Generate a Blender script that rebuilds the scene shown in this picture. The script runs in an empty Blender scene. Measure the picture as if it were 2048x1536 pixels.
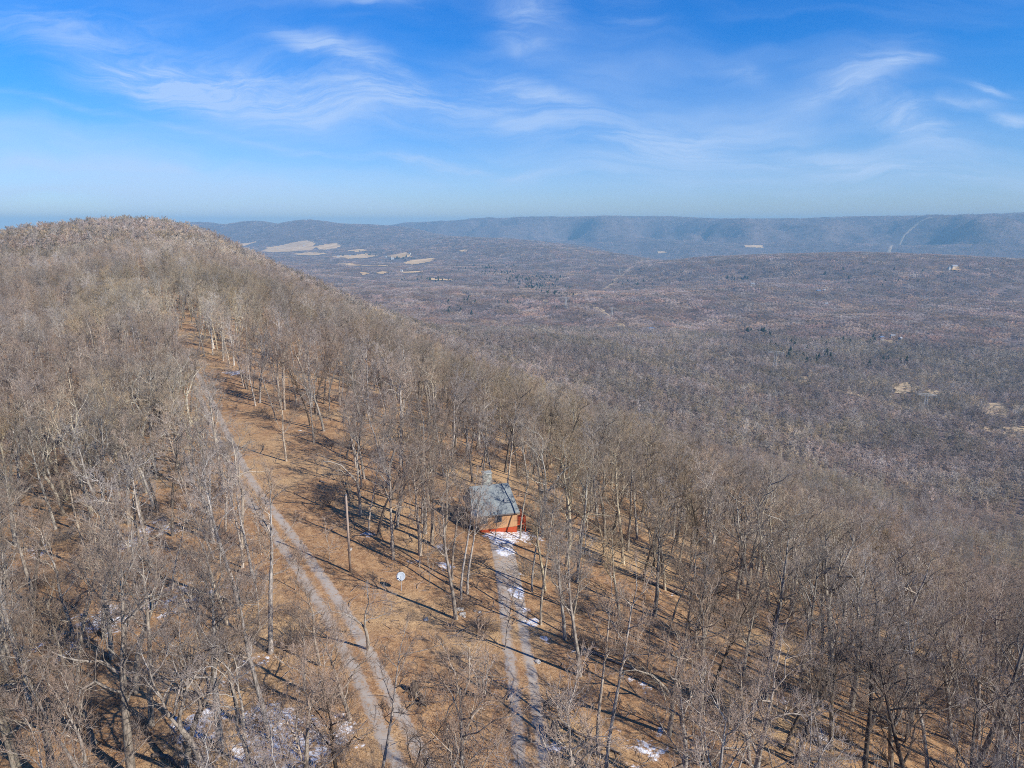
import bpy, bmesh, math, random
import numpy as np
from mathutils import Vector, Matrix
R = math.radians
C = bpy.context.scene.collection
SC = bpy.context.scene
# ================================================================== camera, sun, sky, exposure
CAM = np.array([0.0, 0.0, 40.0]); PITCH = R(13.1); FPX = 1366.0      # a drone 40 m above the ridge; FPX = focal length in pixels of the 2048 px photo
cd = bpy.data.cameras.new("camera"); cam = bpy.data.objects.new("camera", cd); C.objects.link(cam)
cam.location = CAM; cam.rotation_euler = (R(90) - PITCH, 0, 0)
cd.sensor_width = 36.0; cd.lens = 36.0 * FPX / 2048; cd.clip_start = 0.5; cd.clip_end = 60000
SC.camera = cam
SUN_EL = R(35.0); SUN_V = (0.83, -0.56)                             # the sun stands behind the camera on its right
sl = bpy.data.lights.new("sun", 'SUN'); so = bpy.data.objects.new("sun", sl); C.objects.link(so)
sl.energy = 5.0; sl.angle = R(0.53); sl.color = (1.0, 0.93, 0.84)
sdir = Vector((SUN_V[0] * math.cos(SUN_EL), SUN_V[1] * math.cos(SUN_EL), math.sin(SUN_EL)))
so.rotation_euler = sdir.to_track_quat('Z', 'Y').to_euler(); so.location = (0, 0, 300)
SC.view_settings.view_transform = 'Standard'; SC.view_settings.look = 'None'
SC.view_settings.exposure = 0.5; SC.view_settings.gamma = 1.0; SC.view_settings.use_curve_mapping = False
SC.render.engine = 'CYCLES'
SC.cycles.max_bounces = 3; SC.cycles.diffuse_bounces = 2; SC.cycles.glossy_bounces = 1; SC.cycles.transmission_bounces = 2
SC.cycles.volume_bounces = 0; SC.cycles.transparent_max_bounces = 8; SC.cycles.use_denoising = False; SC.cycles.sample_clamp_indirect = 3.0; SC.cycles.sample_clamp_direct = 12.0; SC.cycles.pixel_filter_type = 'BLACKMAN_HARRIS'; SC.cycles.filter_width = 1.0
SC.cycles.caustics_reflective = False; SC.cycles.caustics_refractive = False
SC.cycles.use_adaptive_sampling = True; SC.cycles.adaptive_threshold = 0.006

def ray(px, py):
    """ray through a pixel of the 2048x1536 photograph (used to read real distances off it)"""
    x = (px - 1024.0) / FPX; y = (py - 768.0) / FPX
    return np.array([x, math.cos(PITCH) - math.sin(PITCH) * y, -math.sin(PITCH) - math.cos(PITCH) * y])

class NT:
    """short hand for building a node tree"""
    def __init__(s, tree): s.t = tree; s.n = tree.nodes; s.l = tree.links; s.n.clear()
    def node(s, ty, **kw):
        nd = s.n.new(ty)
        for k, v in kw.items(): setattr(nd, k, v)
        return nd
    def put(s, sock, v):
        if hasattr(v, 'is_output') or isinstance(v, bpy.types.NodeSocket): s.l.new(v, sock)
        elif v is not None: sock.default_value = v
    def m(s, op, a, b=None, c=None, clamp=False):
        nd = s.node('ShaderNodeMath', operation=op); nd.use_clamp = clamp
        for i, v in enumerate((a, b, c)):
            if v is not None: s.put(nd.inputs[i], v)
        return nd.outputs[0]
    def vm(s, op, a, b=None):
        nd = s.node('ShaderNodeVectorMath', operation=op); s.put(nd.inputs[0], a)
        if b is not None: s.put(nd.inputs['Scale'] if op == 'SCALE' else nd.inputs[1], b)
        return nd.outputs[0]
    def mix(s, f, a, b):
        nd = s.node('ShaderNodeMix', data_type='RGBA'); s.put(nd.inputs[0], f); s.put(nd.inputs[6], a); s.put(nd.inputs[7], b); return nd.outputs[2]
    def noise(s, vec, scale, detail=4, rough=0.55, dist=0.0):
        nd = s.node('ShaderNodeTexNoise'); s.put(nd.inputs['Vector'], vec); nd.inputs['Scale'].default_value = scale
        nd.inputs['Detail'].default_value = detail; nd.inputs['Roughness'].default_value = rough; nd.inputs['Distortion'].default_value = dist
        return nd.outputs[0]
    def ss(s, v, a, b, lo=0.0, hi=1.0):
        nd = s.node('ShaderNodeMapRange'); nd.interpolation_type = 'SMOOTHSTEP'
        for i, x in enumerate((v, a, b, lo, hi)): s.put(nd.inputs[i], x)
        return nd.outputs[0]

# ---- sky: Nishita with thin cirrus
W = bpy.data.worlds.new("World"); SC.world = W; W.use_nodes = True
w = NT(W.node_tree)
sky = w.node('ShaderNodeTexSky', sky_type='NISHITA'); sky.sun_disc = False; sky.sun_elevation = SUN_EL
sky.sun_rotation = math.atan2(SUN_V[0], SUN_V[1]); sky.air_density = 1.0; sky.dust_density = 0.3; sky.ozone_density = 3.0; sky.altitude = 400
_tc = w.node('ShaderNodeTexCoord'); _sx = w.node('ShaderNodeSeparateXYZ'); w.put(_sx.inputs[0], _tc.outputs['Generated']); _cx = w.node('ShaderNodeCombineXYZ')
w.put(_cx.inputs[0], _sx.outputs[0]); w.put(_cx.inputs[1], _sx.outputs[1]); w.put(_cx.inputs[2], w.m('MAXIMUM', _sx.outputs[2], 0.015)); w.put(sky.inputs[0], _cx.outputs[0])   # below the horizon the sky keeps its horizon colour
hs = w.node('ShaderNodeHueSaturation'); hs.inputs['Saturation'].default_value = 1.42; hs.inputs['Value'].default_value = 1.0; w.put(hs.inputs['Color'], sky.outputs[0])
tc = w.node('ShaderNodeTexCoord'); D = tc.outputs['Generated']
sp = w.node('ShaderNodeSeparateXYZ'); w.put(sp.inputs[0], D); X, Y, Z = sp.outputs
front = w.ss(Y, 0.02, 0.12); Yc = w.m('MAXIMUM', Y, 0.05)
A = w.m('DIVIDE', X, Yc); B = w.m('DIVIDE', Z, Yc)
cb = w.node('ShaderNodeCombineXYZ'); w.put(cb.inputs[0], A); w.put(cb.inputs[1], B); AB = cb.outputs[0]
wn = w.node('ShaderNodeTexNoise'); w.put(wn.inputs['Vector'], AB); wn.inputs['Scale'].default_value = 3.0; wn.inputs['Detail'].default_value = 5
warp = w.vm('ADD', AB, w.vm('SCALE', w.vm('SUBTRACT', wn.outputs[1], (0.5, 0.5, 0.5)), 0.15))
ws = w.node('ShaderNodeSeparateXYZ'); w.put(ws.inputs[0], warp); WA, WB = ws.outputs[0], ws.outputs[1]
mp = w.node('ShaderNodeMapping'); w.put(mp.inputs[0], warp); mp.inputs['Rotation'].default_value = (0, 0, R(14)); mp.inputs['Scale'].default_value = (1.6, 11.0, 1)
fib = w.ss(w.noise(mp.outputs[0], 2.6, 9, 0.66, 0.9), 0.36, 0.68)
veil = w.ss(w.noise(mp.outputs[0], 0.8, 5, 0.55, 0.3), 0.35, 0.75)
CL = [(250, 135, 150, 34, 17, .75), (430, 165, 190, 40, 10, .6), (620, 185, 190, 34, 8, .65), (850, 200, 150, 26, 10, .5), (690, 112, 95, 13, 17, .95), (735, 14, 60, 14, 0, .7),
      (1062, 45, 55, 40, 12, .75), (150, 35, 200, 24, 5, .35), (1040, 172, 100, 15, 12, .55), (1170, 238, 190, 34, 9, .5), (1370, 285, 90, 26, 0, .55),
      (1500, 138, 34, 12, 15, .6), (1700, 165, 95, 34, -22, .5), (1815, 247, 80, 22, 27, .75), (1800, 136, 42, 10, -8, .65), (1912, 222, 50, 11, -6, .7),
      (2022, 241, 38, 8, 0, .8), (1962, 187, 36, 5, 9, .8), (1780, 348, 150, 15, 7, .55), (250, 228, 330, 5, 9.5, .35), (870, 322, 160, 6, 6, .5), (1500, 345, 500, 40, 2, .25),
      (1255, 42, 60, 25, 5, .25), (500, 345, 500, 16, 1, .25)]
tot = None
for (px, py, ln, wd, ang, st) in CL:
    r0 = ray(px, py); a0, b0 = r0[0] / r0[1], r0[2] / r0[1]
    k = 1.0 / FPX / r0[1]; c_, s_ = math.cos(R(-ang)), math.sin(R(-ang))
    da = w.m('SUBTRACT', WA, a0); db = w.m('SUBTRACT', WB, b0)
    u = w.m('MULTIPLY_ADD', da, c_ / (ln * 1.25 * k), w.m('MULTIPLY', db, s_ / (ln * 1.25 * k)))
    v = w.m('MULTIPLY_ADD', da, -s_ / (wd * 1.3 * k), w.m('MULTIPLY', db, c_ / (wd * 1.3 * k)))
    q = w.m('MULTIPLY_ADD', u, u, w.m('MULTIPLY', v, v))
    g = w.m('MULTIPLY', w.m('EXPONENT', w.m('MULTIPLY', q, -1.0)), st)
    tot = g if tot is None else w.m('ADD', tot, g)
body = w.m('MULTIPLY', tot, w.m('MULTIPLY_ADD', fib, 1.0, 0.30))
low = w.ss(B, 0.02, 0.36, 1.0, 0.0)
band = w.m('MULTIPLY', low, w.m('MULTIPLY_ADD', veil, 0.70, 0.10))
cl = w.m('MULTIPLY', w.m('ADD', w.m('ADD', body, w.m('MULTIPLY', w.m('MULTIPLY', veil, veil), 0.34)), band), front, clamp=True)
cl = w.m('MULTIPLY', cl, 0.68)
tint = w.mix(w.ss(B, -0.02, 0.40), (.70, .79, 1.20, 1), (.05, .93, 1.42, 1)); hm = w.node('ShaderNodeMix', data_type='RGBA', blend_type='MULTIPLY')
hm.inputs[0].default_value = 1.0; w.put(hm.inputs[6], hs.outputs[0]); w.put(hm.inputs[7], tint)
skyc = w.mix(cl, hm.outputs[2], (4.7, 6.1, 8.5, 1))
bg = w.node('ShaderNodeBackground'); w.put(bg.inputs[0], skyc); bg.inputs[1].default_value = 0.083
wo = w.node('ShaderNodeOutputWorld'); w.put(wo.inputs[0], bg.outputs[0])

# ================================================================== helpers
def mat(name, fn=None, col=(.5, .5, .5), rough=0.9, spec=0.2):
    m = bpy.data.materials.new(name); m.use_nodes = True; t = NT(m.node_tree)
    p = t.node('ShaderNodeBsdfPrincipled'); p.inputs['Roughness'].default_value = rough; p.inputs['Specular IOR Level'].default_value = spec
    o = t.node('ShaderNodeOutputMaterial'); t.put(o.inputs[0], p.outputs[0])
    c = fn(t, p) if fn else (*col, 1)
    if c is not None: t.put(p.inputs['Base Color'], c)
    return m
def pos(t): return t.node('ShaderNodeNewGeometry').outputs['Position']
def bump(t, p, h, strength=0.5, dist=0.05):
    b = t.node('ShaderNodeBump'); b.inputs['Strength'].default_value = strength; b.inputs['Distance'].default_value = dist
    t.put(b.inputs['Height'], h); t.put(p.inputs['Normal'], b.outputs[0])
def tag(o, label=None, cat=None, group=None, kind=None):
    if label: o['label'] = label
    if cat: o['category'] = cat
    if group: o['group'] = group
    if kind: o['kind'] = kind
    return o
def mesh_np(name, V, F, mats=(), mi=None, smooth=True):
    """V: n x 3, F: list of arrays of faces (each m x k)"""
    me = bpy.data.meshes.new(name)
    F = [np.asarray(f, np.int32) for f in F if len(f)]
    loops = np.concatenate([f.ravel() for f in F]); tot_ = np.concatenate([np.full(len(f), f.shape[1], np.int32) for f in F])
    me.vertices.add(len(V)); me.vertices.foreach_set('co', np.asarray(V, np.float32).ravel())
    me.loops.add(len(loops)); me.loops.foreach_set('vertex_index', loops)
    me.polygons.add(len(tot_)); st = np.zeros(len(tot_), np.int32); st[1:] = np.cumsum(tot_)[:-1]
    me.polygons.foreach_set('loop_start', st)
    for m_ in mats: me.materials.append(m_)
    if mi is not None: me.polygons.foreach_set('material_index', np.asarray(mi, np.int32))
    me.update(calc_edges=True)
    me.polygons.foreach_set('use_smooth', np.full(len(tot_), smooth))
    return me
def link(name, me, parent=None, loc=None, rot=None):
    o = bpy.data.objects.new(name, me); C.objects.link(o)
    if parent: o.parent = parent
    if loc is not None: o.location = loc
    if rot is not None: o.rotation_euler = rot
    return o
def empty(name, loc, rz=0.0):
    o = bpy.data.objects.new(name, None); C.objects.link(o); o.location = loc; o.rotation_euler = (0, 0, rz); o.empty_display_size = 0.3
    return o
class MB:
    """collects boxes, prisms and tubes into one mesh"""
    def __init__(s): s.v = []; s.f = []
    def add(s, V, F):
        n = len(s.v); s.v += [tuple(float(c) for c in p) for p in V]; s.f += [tuple(n + i for i in f) for f in F]; return s
    def box(s, x0, x1, y0, y1, z0, z1):
        V = [(x, y, z) for z in (z0, z1) for y in (y0, y1) for x in (x0, x1)]
        return s.add(V, [(0, 2, 3, 1), (4, 5, 7, 6), (0, 1, 5, 4), (2, 6, 7, 3), (0, 4, 6, 2), (1, 3, 7, 5)])
    def slab(s, P, nrm, th):
        """a polygon given thickness th against its normal nrm"""
        P = [np.array(p, float) for p in P]; nrm = np.array(nrm, float); k = len(P); Q = [p - nrm * th for p in P]
        return s.add(P + Q, [tuple(range(k)), tuple(range(2 * k - 1, k - 1, -1))] + [(i, k + i, k + (i + 1) % k, (i + 1) % k) for i in range(k)])
    def bar(s, a, b, ra, rb=None, k=6):
        rb = ra if rb is None else rb; a = np.array(a, float); b = np.array(b, float); d = b - a; d /= np.linalg.norm(d) + 1e-9
        u = np.cross(d, (0, 0, 1) if abs(d[2]) < .9 else (1, 0, 0)); u /= np.linalg.norm(u); w_ = np.cross(d, u); V = []
        for c, r in ((a, ra), (b, rb)):
            for i in range(k):
                t = 2 * math.pi * i / k; V.append(c + (u * math.cos(t) + w_ * math.sin(t)) * r)
        return s.add(V, [(i, (i + 1) % k, k + (i + 1) % k, k + i) for i in range(k)] + [tuple(range(k - 1, -1, -1)), tuple(range(k, 2 * k))])
    def mesh(s, name, m, smooth=False):
        me = bpy.data.meshes.new(name); me.from_pydata(s.v, [], s.f); me.materials.append(m)
        me.polygons.foreach_set('use_smooth', [smooth] * len(s.f)); bm = bmesh.new(); bm.from_mesh(me); bmesh.ops.recalc_face_normals(bm, faces=bm.faces); bm.to_mesh(me); bm.free()
        return me
    def build(s, name, m, parent=None, smooth=False, **kw): return link(name, s.mesh(name, m, smooth), parent, **kw)
# ================================================================== terrain height function (metres; the ridge road lies near z = 0)
def at_dist(px, py, dist):
    r = ray(px, py); return CAM + r * (dist / math.hypot(r[0], r[1]))
def project(p):
    v = np.asarray(p, float) - CAM
    f = v[..., 1] * math.cos(PITCH) - v[..., 2] * math.sin(PITCH)
    u = v[..., 1] * math.sin(PITCH) + v[..., 2] * math.cos(PITCH)
    return 1024 + FPX * v[..., 0] / f, 768 - FPX * u / f, f
# ------------------------------------------------------------------ value noise
_rs = np.random.RandomState(7); _G = _rs.rand(256, 256)
def vnoise(x, y):
    xi = np.floor(x).astype(int); yi = np.floor(y).astype(int); fx = x - xi; fy = y - yi
    fx = fx * fx * (3 - 2 * fx); fy = fy * fy * (3 - 2 * fy)
    a = _G[xi & 255, yi & 255]; b = _G[(xi + 1) & 255, yi & 255]; c = _G[xi & 255, (yi + 1) & 255]; d = _G[(xi + 1) & 255, (yi + 1) & 255]
    return (a + (b - a) * fx) * (1 - fy) + (c + (d - c) * fx) * fy
def fbm(x, y, o=4):
    s = 0.0; a = 0.5; n = 0.0
    for i in range(o):
        s = s + a * (vnoise(x + 17.3 * i, y + 9.1 * i) - 0.5); n += a; x = x * 2.03; y = y * 2.03; a *= 0.5
    return s / n
# ------------------------------------------------------------------ terrain
TH = R(29.0); CT, ST = math.cos(TH), math.sin(TH)
def sd(x, y):
    return -ST * x + CT * y, CT * x + ST * y - 14.0
_ZS = [-3000, -1500, -400, -100, 60, 250, 400, 560, 740, 880, 990, 1100, 1300, 1700, 2500, 4000]
_ZZ = [-150, -60, -8, 0, 0, 1, 4, 11, 22.5, 32, 35, 30, 8, -40, -110, -230]
_zs = np.arange(-3000, 4001, 20.0); _zz = np.interp(_zs, _ZS, _ZZ)
_k = np.hanning(13); _k /= _k.sum(); _zz = np.convolve(np.pad(_zz, 6, 'edge'), _k, 'valid')
_dr = np.arange(0, 5000, 2.0)
_slR = np.interp(_dr, [0, 20, 85, 120, 300, 420, 600, 1300, 5000], [0.02, .12, .48, .52, .46, .22, .11, .07, .05])
_FR = np.cumsum(_slR) * 2.0
_slL = np.interp(_dr, [0, 60, 160, 260, 5000], [0, .11, .26, .38, .38]); _FL = np.cumsum(_slL) * 2.0
def smax(a, b, k):
    h = np.clip(0.5 + 0.5 * (a - b) / k, 0, 1); return b + (a - b) * h + k * h * (1 - h)
def polyz(x, y, P):
    """nearest point on a crest line: distance, crest height, side"""
    best = np.full(x.shape, 1e18); z = np.zeros(x.shape); side = np.zeros(x.shape)
    for (a, b) in zip(P[:-1], P[1:]):
        dx, dy = b[0] - a[0], b[1] - a[1]; L2 = dx * dx + dy * dy
        t = np.clip(((x - a[0]) * dx + (y - a[1]) * dy) / L2, 0, 1)
        ex, ey = x - (a[0] + t * dx), y - (a[1] + t * dy); q = ex * ex + ey * ey
        m = q < best
        best = np.where(m, q, best); z = np.where(m, a[2] + (b[2] - a[2]) * t, z)
        side = np.where(m, np.sign(dx * ey - dy * ex), side)
    return np.sqrt(best), z, side
def crest(pts, tree=12):
    return [tuple(at_dist(px, py, dd) - np.array([0, 0, tree])) for px, py, dd in pts]
FARR = crest([(640, 478, 14600), (700, 466, 14100), (780, 453, 13300), (850, 444, 12700), (1000, 435, 12200), (1180, 432, 11500), (1330, 431, 11100), (1450, 437, 10800),
              (1560, 437, 10500), (1700, 432, 10200), (1860, 430, 10000), (2048, 424, 9800), (2400, 420, 9700), (3200, 425, 10000)])
LEFT = crest([(-600, 470, 12500), (60, 462, 12000), (320, 450, 11500), (400, 443, 11000), (439, 451, 10700), (505, 440, 10300), (556, 449, 10000), (615, 438, 9600), (670, 446, 9300),
              (732, 448, 9000), (771, 454, 8600), (810, 465, 8200), (861, 477, 7800), (912, 472, 7000), (950, 475, 6500), (986, 481, 6100), (1045, 487, 5700), (1103, 495, 5300),
              (1150, 508, 4900), (1205, 530, 4500), (1250, 556, 4100)])
MIDR = crest([(1100, 575, 4200), (1150, 560, 4300), (1215, 541, 4350), (1300, 524, 4350), (1400, 513, 4300), (1500, 508, 4200), (1700, 503, 4000), (1850, 507, 3900), (2048, 518, 3800), (2300, 530, 3800), (3000, 560, 3900)])
FOOT = crest([(1150, 486, 9300), (1350, 478, 8900), (1480, 488, 8500), (1620, 480, 8600), (1800, 490, 8200), (2048, 486, 8000), (2500, 490, 8000)])
def valley(x, y):
    r = np.hypot(x, y)
    v = -238 + 10 * fbm(x / 900, y / 900, 3) * 2
    v = v + np.clip((y - 5200) / 4000, 0, 1) * np.clip((200 - x) / 2500, 0, 1) * 60
    v = v - np.clip((y - 4300) / 900, 0, 1) * np.clip((x - 100) / 900, 0, 1) * 90
    v = v + (12 * fbm(x / 230 + 4, y / 230, 3) + 70 * fbm(x / 760 + 3, y / 620 + 1, 2)) * np.clip((r - 500) / 900, 0, 1)
    return v
def terrain(x, y):
    x = np.asarray(x, float); y = np.asarray(y, float)
    s, d = sd(x, y); r = np.hypot(x, y)
    wob = 26 * fbm(s / 260, d / 400 + 3, 2) * np.clip((s - 150) / 300, 0, 1)
    zc = np.interp(s, _zs, _zz)
    right = np.interp(d + wob, _dr, _FR); left = np.interp(-d - wob, _dr, _FL)
    gully = 5.0 * fbm(s / 120 + 2, d / 500, 2) * np.clip((d - 110) / 150, 0, 1)
    ridge = zc - np.where(d + wob > 0, right, left) + gully * 3.2 + 1.4 * fbm(x / 38, y / 38, 3) * np.clip((r - 5) / 60, 0, 1)
    V = valley(x, y)
    z = smax(ridge, V, 45)
    n = fbm(x / 700 + 5, y / 700, 3); n2 = fbm(x / 260 + 8, y / 260 + 3, 3)
    for P, w1, w2, rough in ((FARR, 1300, 1500, 1.9), (LEFT, 800, 1100, .8), (MIDR, 860, 700, 1.0), (FOOT, 520, 600, .9)):
        q, zr, side = polyz(x, y, P)
        w = np.where(side > 0, w2, w1)
        f = np.exp(-(q / w) ** 2); f = np.clip(f * (1 + rough * 3.0 * n * (1 - f)), 0, 1)
        h = V + (zr - V) * f + rough * (n * 150 + n2 * 45) * f * (1 - f) * 2.0
        z = smax(h, z, 12)
    return z
def gpt(px, py, lift=0.0):
    """ground point seen at a photo pixel"""
    r = ray(px, py); h = math.hypot(r[0], r[1]); t = np.geomspace(15, 20000, 5000)
    P = CAM[None] + r[None] / h * t[:, None]; below = P[:, 2] < terrain(P[:, 0], P[:, 1]) + lift
    i = int(np.argmax(below)) if below.any() else len(t) - 1
    return P[i, 0], P[i, 1]
# ---- polar grid for the one ground sheet
_r = [0.6]
while _r[-1] < 15600: _r.append(_r[-1] + max(1.15, _r[-1] * 0.0135))
RR = np.array(_r); TT = np.concatenate([np.arange(-60, 60, 0.2), np.arange(60, 300, 2.5)]) ; NR, NTH = len(RR), len(TT)
_ta = R(TT.astype(float)) if False else np.radians(TT)
GX = RR[:, None] * np.sin(_ta)[None]; GY = RR[:, None] * np.cos(_ta)[None]
GZ = terrain(GX, GY)
def zm(x, y):
    """height of the ground mesh"""
    x = np.asarray(x, float); y = np.asarray(y, float); r = np.hypot(x, y); a = np.degrees(np.arctan2(x, y)); a = np.where(a < -60, a + 360, a)
    i = np.clip(np.searchsorted(RR, r) - 1, 0, NR - 2); fr = np.clip((r - RR[i]) / (RR[i + 1] - RR[i]), 0, 1)
    T2 = np.append(TT, 300.0); j = np.clip(np.searchsorted(T2, a, side='right') - 1, 0, NTH - 1); fa = (a - T2[j]) / (T2[j + 1] - T2[j]); j2 = (j + 1) % NTH
    return (GZ[i, j] * (1 - fa) + GZ[i, j2] * fa) * (1 - fr) + (GZ[i + 1, j] * (1 - fa) + GZ[i + 1, j2] * fa) * fr
def inpoly(x, y, P):
    c = np.zeros(np.shape(x), bool); n = len(P)
    for i in range(n):
        (x1, y1), (x2, y2) = P[i], P[(i + 1) % n]
        c ^= ((y1 > y) != (y2 > y)) & (x < (x2 - x1) * (y - y1) / ((y2 - y1) + 1e-12) + x1)
    return c
def dline(x, y, P):
    best = np.full(np.shape(x), 1e9)
    for a, b in zip(P[:-1], P[1:]):
        dx, dy = b[0] - a[0], b[1] - a[1]; t = np.clip(((x - a[0]) * dx + (y - a[1]) * dy) / (dx * dx + dy * dy), 0, 1)
        best = np.minimum(best, np.hypot(x - a[0] - t * dx, y - a[1] - t * dy))
    return best
def smooth_line(P, step):
    P = np.array(P, float)
    for _ in range(3):
        Q = [P[0]]
        for a, b in zip(P[:-1], P[1:]): Q += [a * .75 + b * .25, a * .25 + b * .75]
        P = np.array(Q + [P[-1]])
    s = np.concatenate([[0], np.cumsum(np.hypot(*np.diff(P, axis=0).T))]); n = max(2, int(s[-1] / step)); t = np.linspace(0, s[-1], n)
    return np.stack([np.interp(t, s, P[:, 0]), np.interp(t, s, P[:, 1])], 1)
ROAD = smooth_line([gpt(*p) for p in ((900, 1640), (825, 1536), (775, 1432), (738, 1352), (700, 1278), (668, 1222), (615, 1140), (570, 1075), (505, 990), (470, 930), (405, 780), (348, 685), (314, 632))] +
                   [tuple(np.array(gpt(312, 630)) + np.array([-ST, CT]) * k + np.array([w_, 0])) for k, w_ in ((60, -4), (140, 2), (260, -6), (420, 4))], 0.8)
DRIVE = smooth_line([gpt(*p) for p in ((1078, 1640), (1064, 1536), (1056, 1440), (1043, 1350), (1030, 1270), (1024, 1200), (1012, 1130), (1003, 1090), (1000, 1075))], 0.6)
CLEAR = [gpt(*p) for p in ((395, 740), (450, 760), (500, 820), (600, 872), (668, 930), (712, 1020), (770, 1110), (890, 1215), (985, 1290), (1015, 1536), (860, 1560), (640, 1180), (545, 1060), (470, 925), (395, 770))]
CAB = np.array(gpt(992, 1064)); CAB_ANG = R(15)
# ---- distant fields, cuttings and the power line's corridor
def fp(pts, ox, oy, k): return [gpt(ox + a / k, oy + b / k, 0) for a, b in pts]
F5 = [[(580, 245), (640, 228), (700, 220), (728, 240), (690, 250), (640, 256)], [(300, 265), (340, 245), (430, 225), (540, 209), (600, 222), (580, 252), (500, 262), (420, 268)],
      [(110, 235), (290, 210), (290, 217), (200, 240), (130, 246)], [(480, 276), (560, 268), (650, 275), (600, 284), (500, 284)], [(745, 262), (800, 254), (850, 253), (857, 262), (800, 268)],
      [(672, 292), (740, 286), (860, 274), (925, 284), (860, 296), (760, 304)], [(940, 290), (1000, 280), (1080, 277), (1086, 292), (980, 302)], [(680, 327), (780, 328), (975, 335), (960, 341), (800, 338)],
      [(1030, 326), (1100, 308), (1205, 299), (1150, 322), (1080, 333)], [(815, 371), (840, 370), (872, 378), (835, 387)], [(890, 376), (940, 366), (972, 372), (930, 381)],
      [(1000, 369), (1140, 364), (1152, 372), (1050, 375)], [(1130, 403), (1200, 404), (1302, 408), (1290, 417), (1180, 411)], [(1898, 492), (1925, 474), (1965, 469), (1940, 488)],
      [(1755, 514), (1780, 511), (1783, 522), (1760, 523)], [(1320, 258), (1370, 256), (1365, 265), (1335, 266)]]
F6 = [[(835, 195), (915, 197), (922, 207), (840, 206)], [(465, 224), (500, 222), (502, 231), (468, 232)], [(510, 550), (550, 547), (558, 557), (515, 555)],
      [(1400, 608), (1440, 602), (1510, 606), (1490, 620), (1420, 618)], [(1725, 292), (1765, 290), (1775, 306), (1735, 306)], 
      [(1475, 800), (1540, 788), (1600, 812), (1560, 842), (1490, 836)], [(1630, 818), (1690, 830), (1680, 850), (1600, 838)], [(1840, 880), (1950, 876), (1990, 915), (1960, 948), (1860, 925)],
      [(1085, 764), (1110, 764), (1120, 785), (1090, 785)], [(1950, 985), (2048, 980), (2060, 1010), (1970, 1005)]]
FIELDS = [fp(p, 400, 400, 2.56) for p in F5] + [fp(p, 1100, 400, 2.1603) for p in F6]
CORR = smooth_line([gpt(*p) for p in ((1330, 519), (1290, 532), (1240, 553), (1180, 578), (1132, 616))] + [tuple(np.array(gpt(1223, 634)))] if False else
                   [gpt(*p) for p in ((1338, 519), (1240, 553), (1150, 592), (1224, 634), (1345, 690), (1548, 748), (1680, 782), (1850, 822), (2048, 880), (2300, 950))], 12)
CUT = smooth_line([gpt(1100 + a / 2.1603, 400 + b / 2.1603) for a, b in ((1655, 70), (1600, 88), (1545, 135), (1510, 180), (1460, 206), (1370, 236))], 40)
TRACK = smooth_line([gpt(1100 + a / 2.1603, 400 + b / 2.1603) for a, b in ((1380, 505), (1530, 520), (1700, 540), (1800, 550), (1925, 574))], 15)

SNOW = [(*gpt(px, py), rad, amt) for px, py, rad, amt in ((1005, 1075, 3.6, 1.0), (1050, 1075, 3.5, .9), (1010, 1105, 2.6, .8), (1030, 1185, 2.0, .85), (1062, 1248, 1.6, .9), (1035, 1150, 1.8, .6), (1050, 1220, 1.5, .65), (1090, 1280, 1.8, .7), (1190, 1300, 4, .55), (1270, 1370, 3, .6),
          (1290, 1500, 4.6, .66), (1250, 1540, 3.2, .6), (1110, 1490, 1.6, .8), (560, 1480, 6, .85), (545, 1440, 4, .8), (650, 1480, 5, .7), (400, 1450, 5, .7), (210, 1240, 6, .75), (120, 1290, 8, .6),
          (330, 1200, 8, .62), (300, 1060, 8, .62), (260, 1085, 4, .8), (430, 1180, 8, .58), (100, 1100, 9, .5), (880, 1095, 1.8, .8), (890, 1130, 2, .75), (830, 1130, 3, .55), (740, 1065, 3, .6),
          (470, 745, 6, .75), (540, 760, 5, .6), (400, 690, 5, .5), (600, 780, 8, .5), (1640, 1470, 3, .7), (1400, 1250, 5, .5), (1570, 1400, 3, .6), (1330, 1190, 4, .5), (480, 1330, 8, .55), (350, 1380, 8, .5))]
def snow_at(x, y):
    s_ = np.zeros(np.shape(x))
    for cx, cy, rad, amt in SNOW: s_ = np.maximum(s_, amt * np.exp(-((x - cx) ** 2 + (y - cy) ** 2) / rad ** 2))
    return s_

# ================================================================== materials
def litter(t, fine=True):
    P = pos(t); big = t.noise(P, 0.06, 3); mid = t.noise(P, 0.9, 5, 0.65); f = t.noise(P, 9.0, 4, 0.7)
    c = t.mix(t.ss(mid, 0.35, 0.66), (.29, .155, .073, 1), (.46, .28, .135, 1))
    c = t.mix(t.ss(big, 0.45, 0.66), c, (.50, .335, .170, 1))
    v = t.node('ShaderNodeTexVoronoi'); t.put(v.inputs['Vector'], P); v.inputs['Scale'].default_value = 13.0
    s1 = t.node('ShaderNodeSeparateXYZ'); t.put(s1.inputs[0], v.outputs['Color'])
    c = t.mix(t.ss(s1.outputs[0], 0.72, 0.9, 0, 0.75), c, (.13, .072, .04, 1))
    c = t.mix(t.ss(s1.outputs[1], 0.84, 0.98, 0, 0.6), c, (.58, .42, .27, 1))
    c = t.mix(t.ss(t.noise(P, 2.6, 4, .75), .50, .68, 0, .55), c, (.17, .095, .05, 1)); c = t.mix(t.ss(t.noise(P, 1.6, 3, .8), .58, .70, 0, .5), c, (.60, .43, .26, 1))
    return t.mix(t.ss(f, 0.5, 0.75, 0, .75), c, (.09, .06, .038, 1)), mid, f, P
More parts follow.
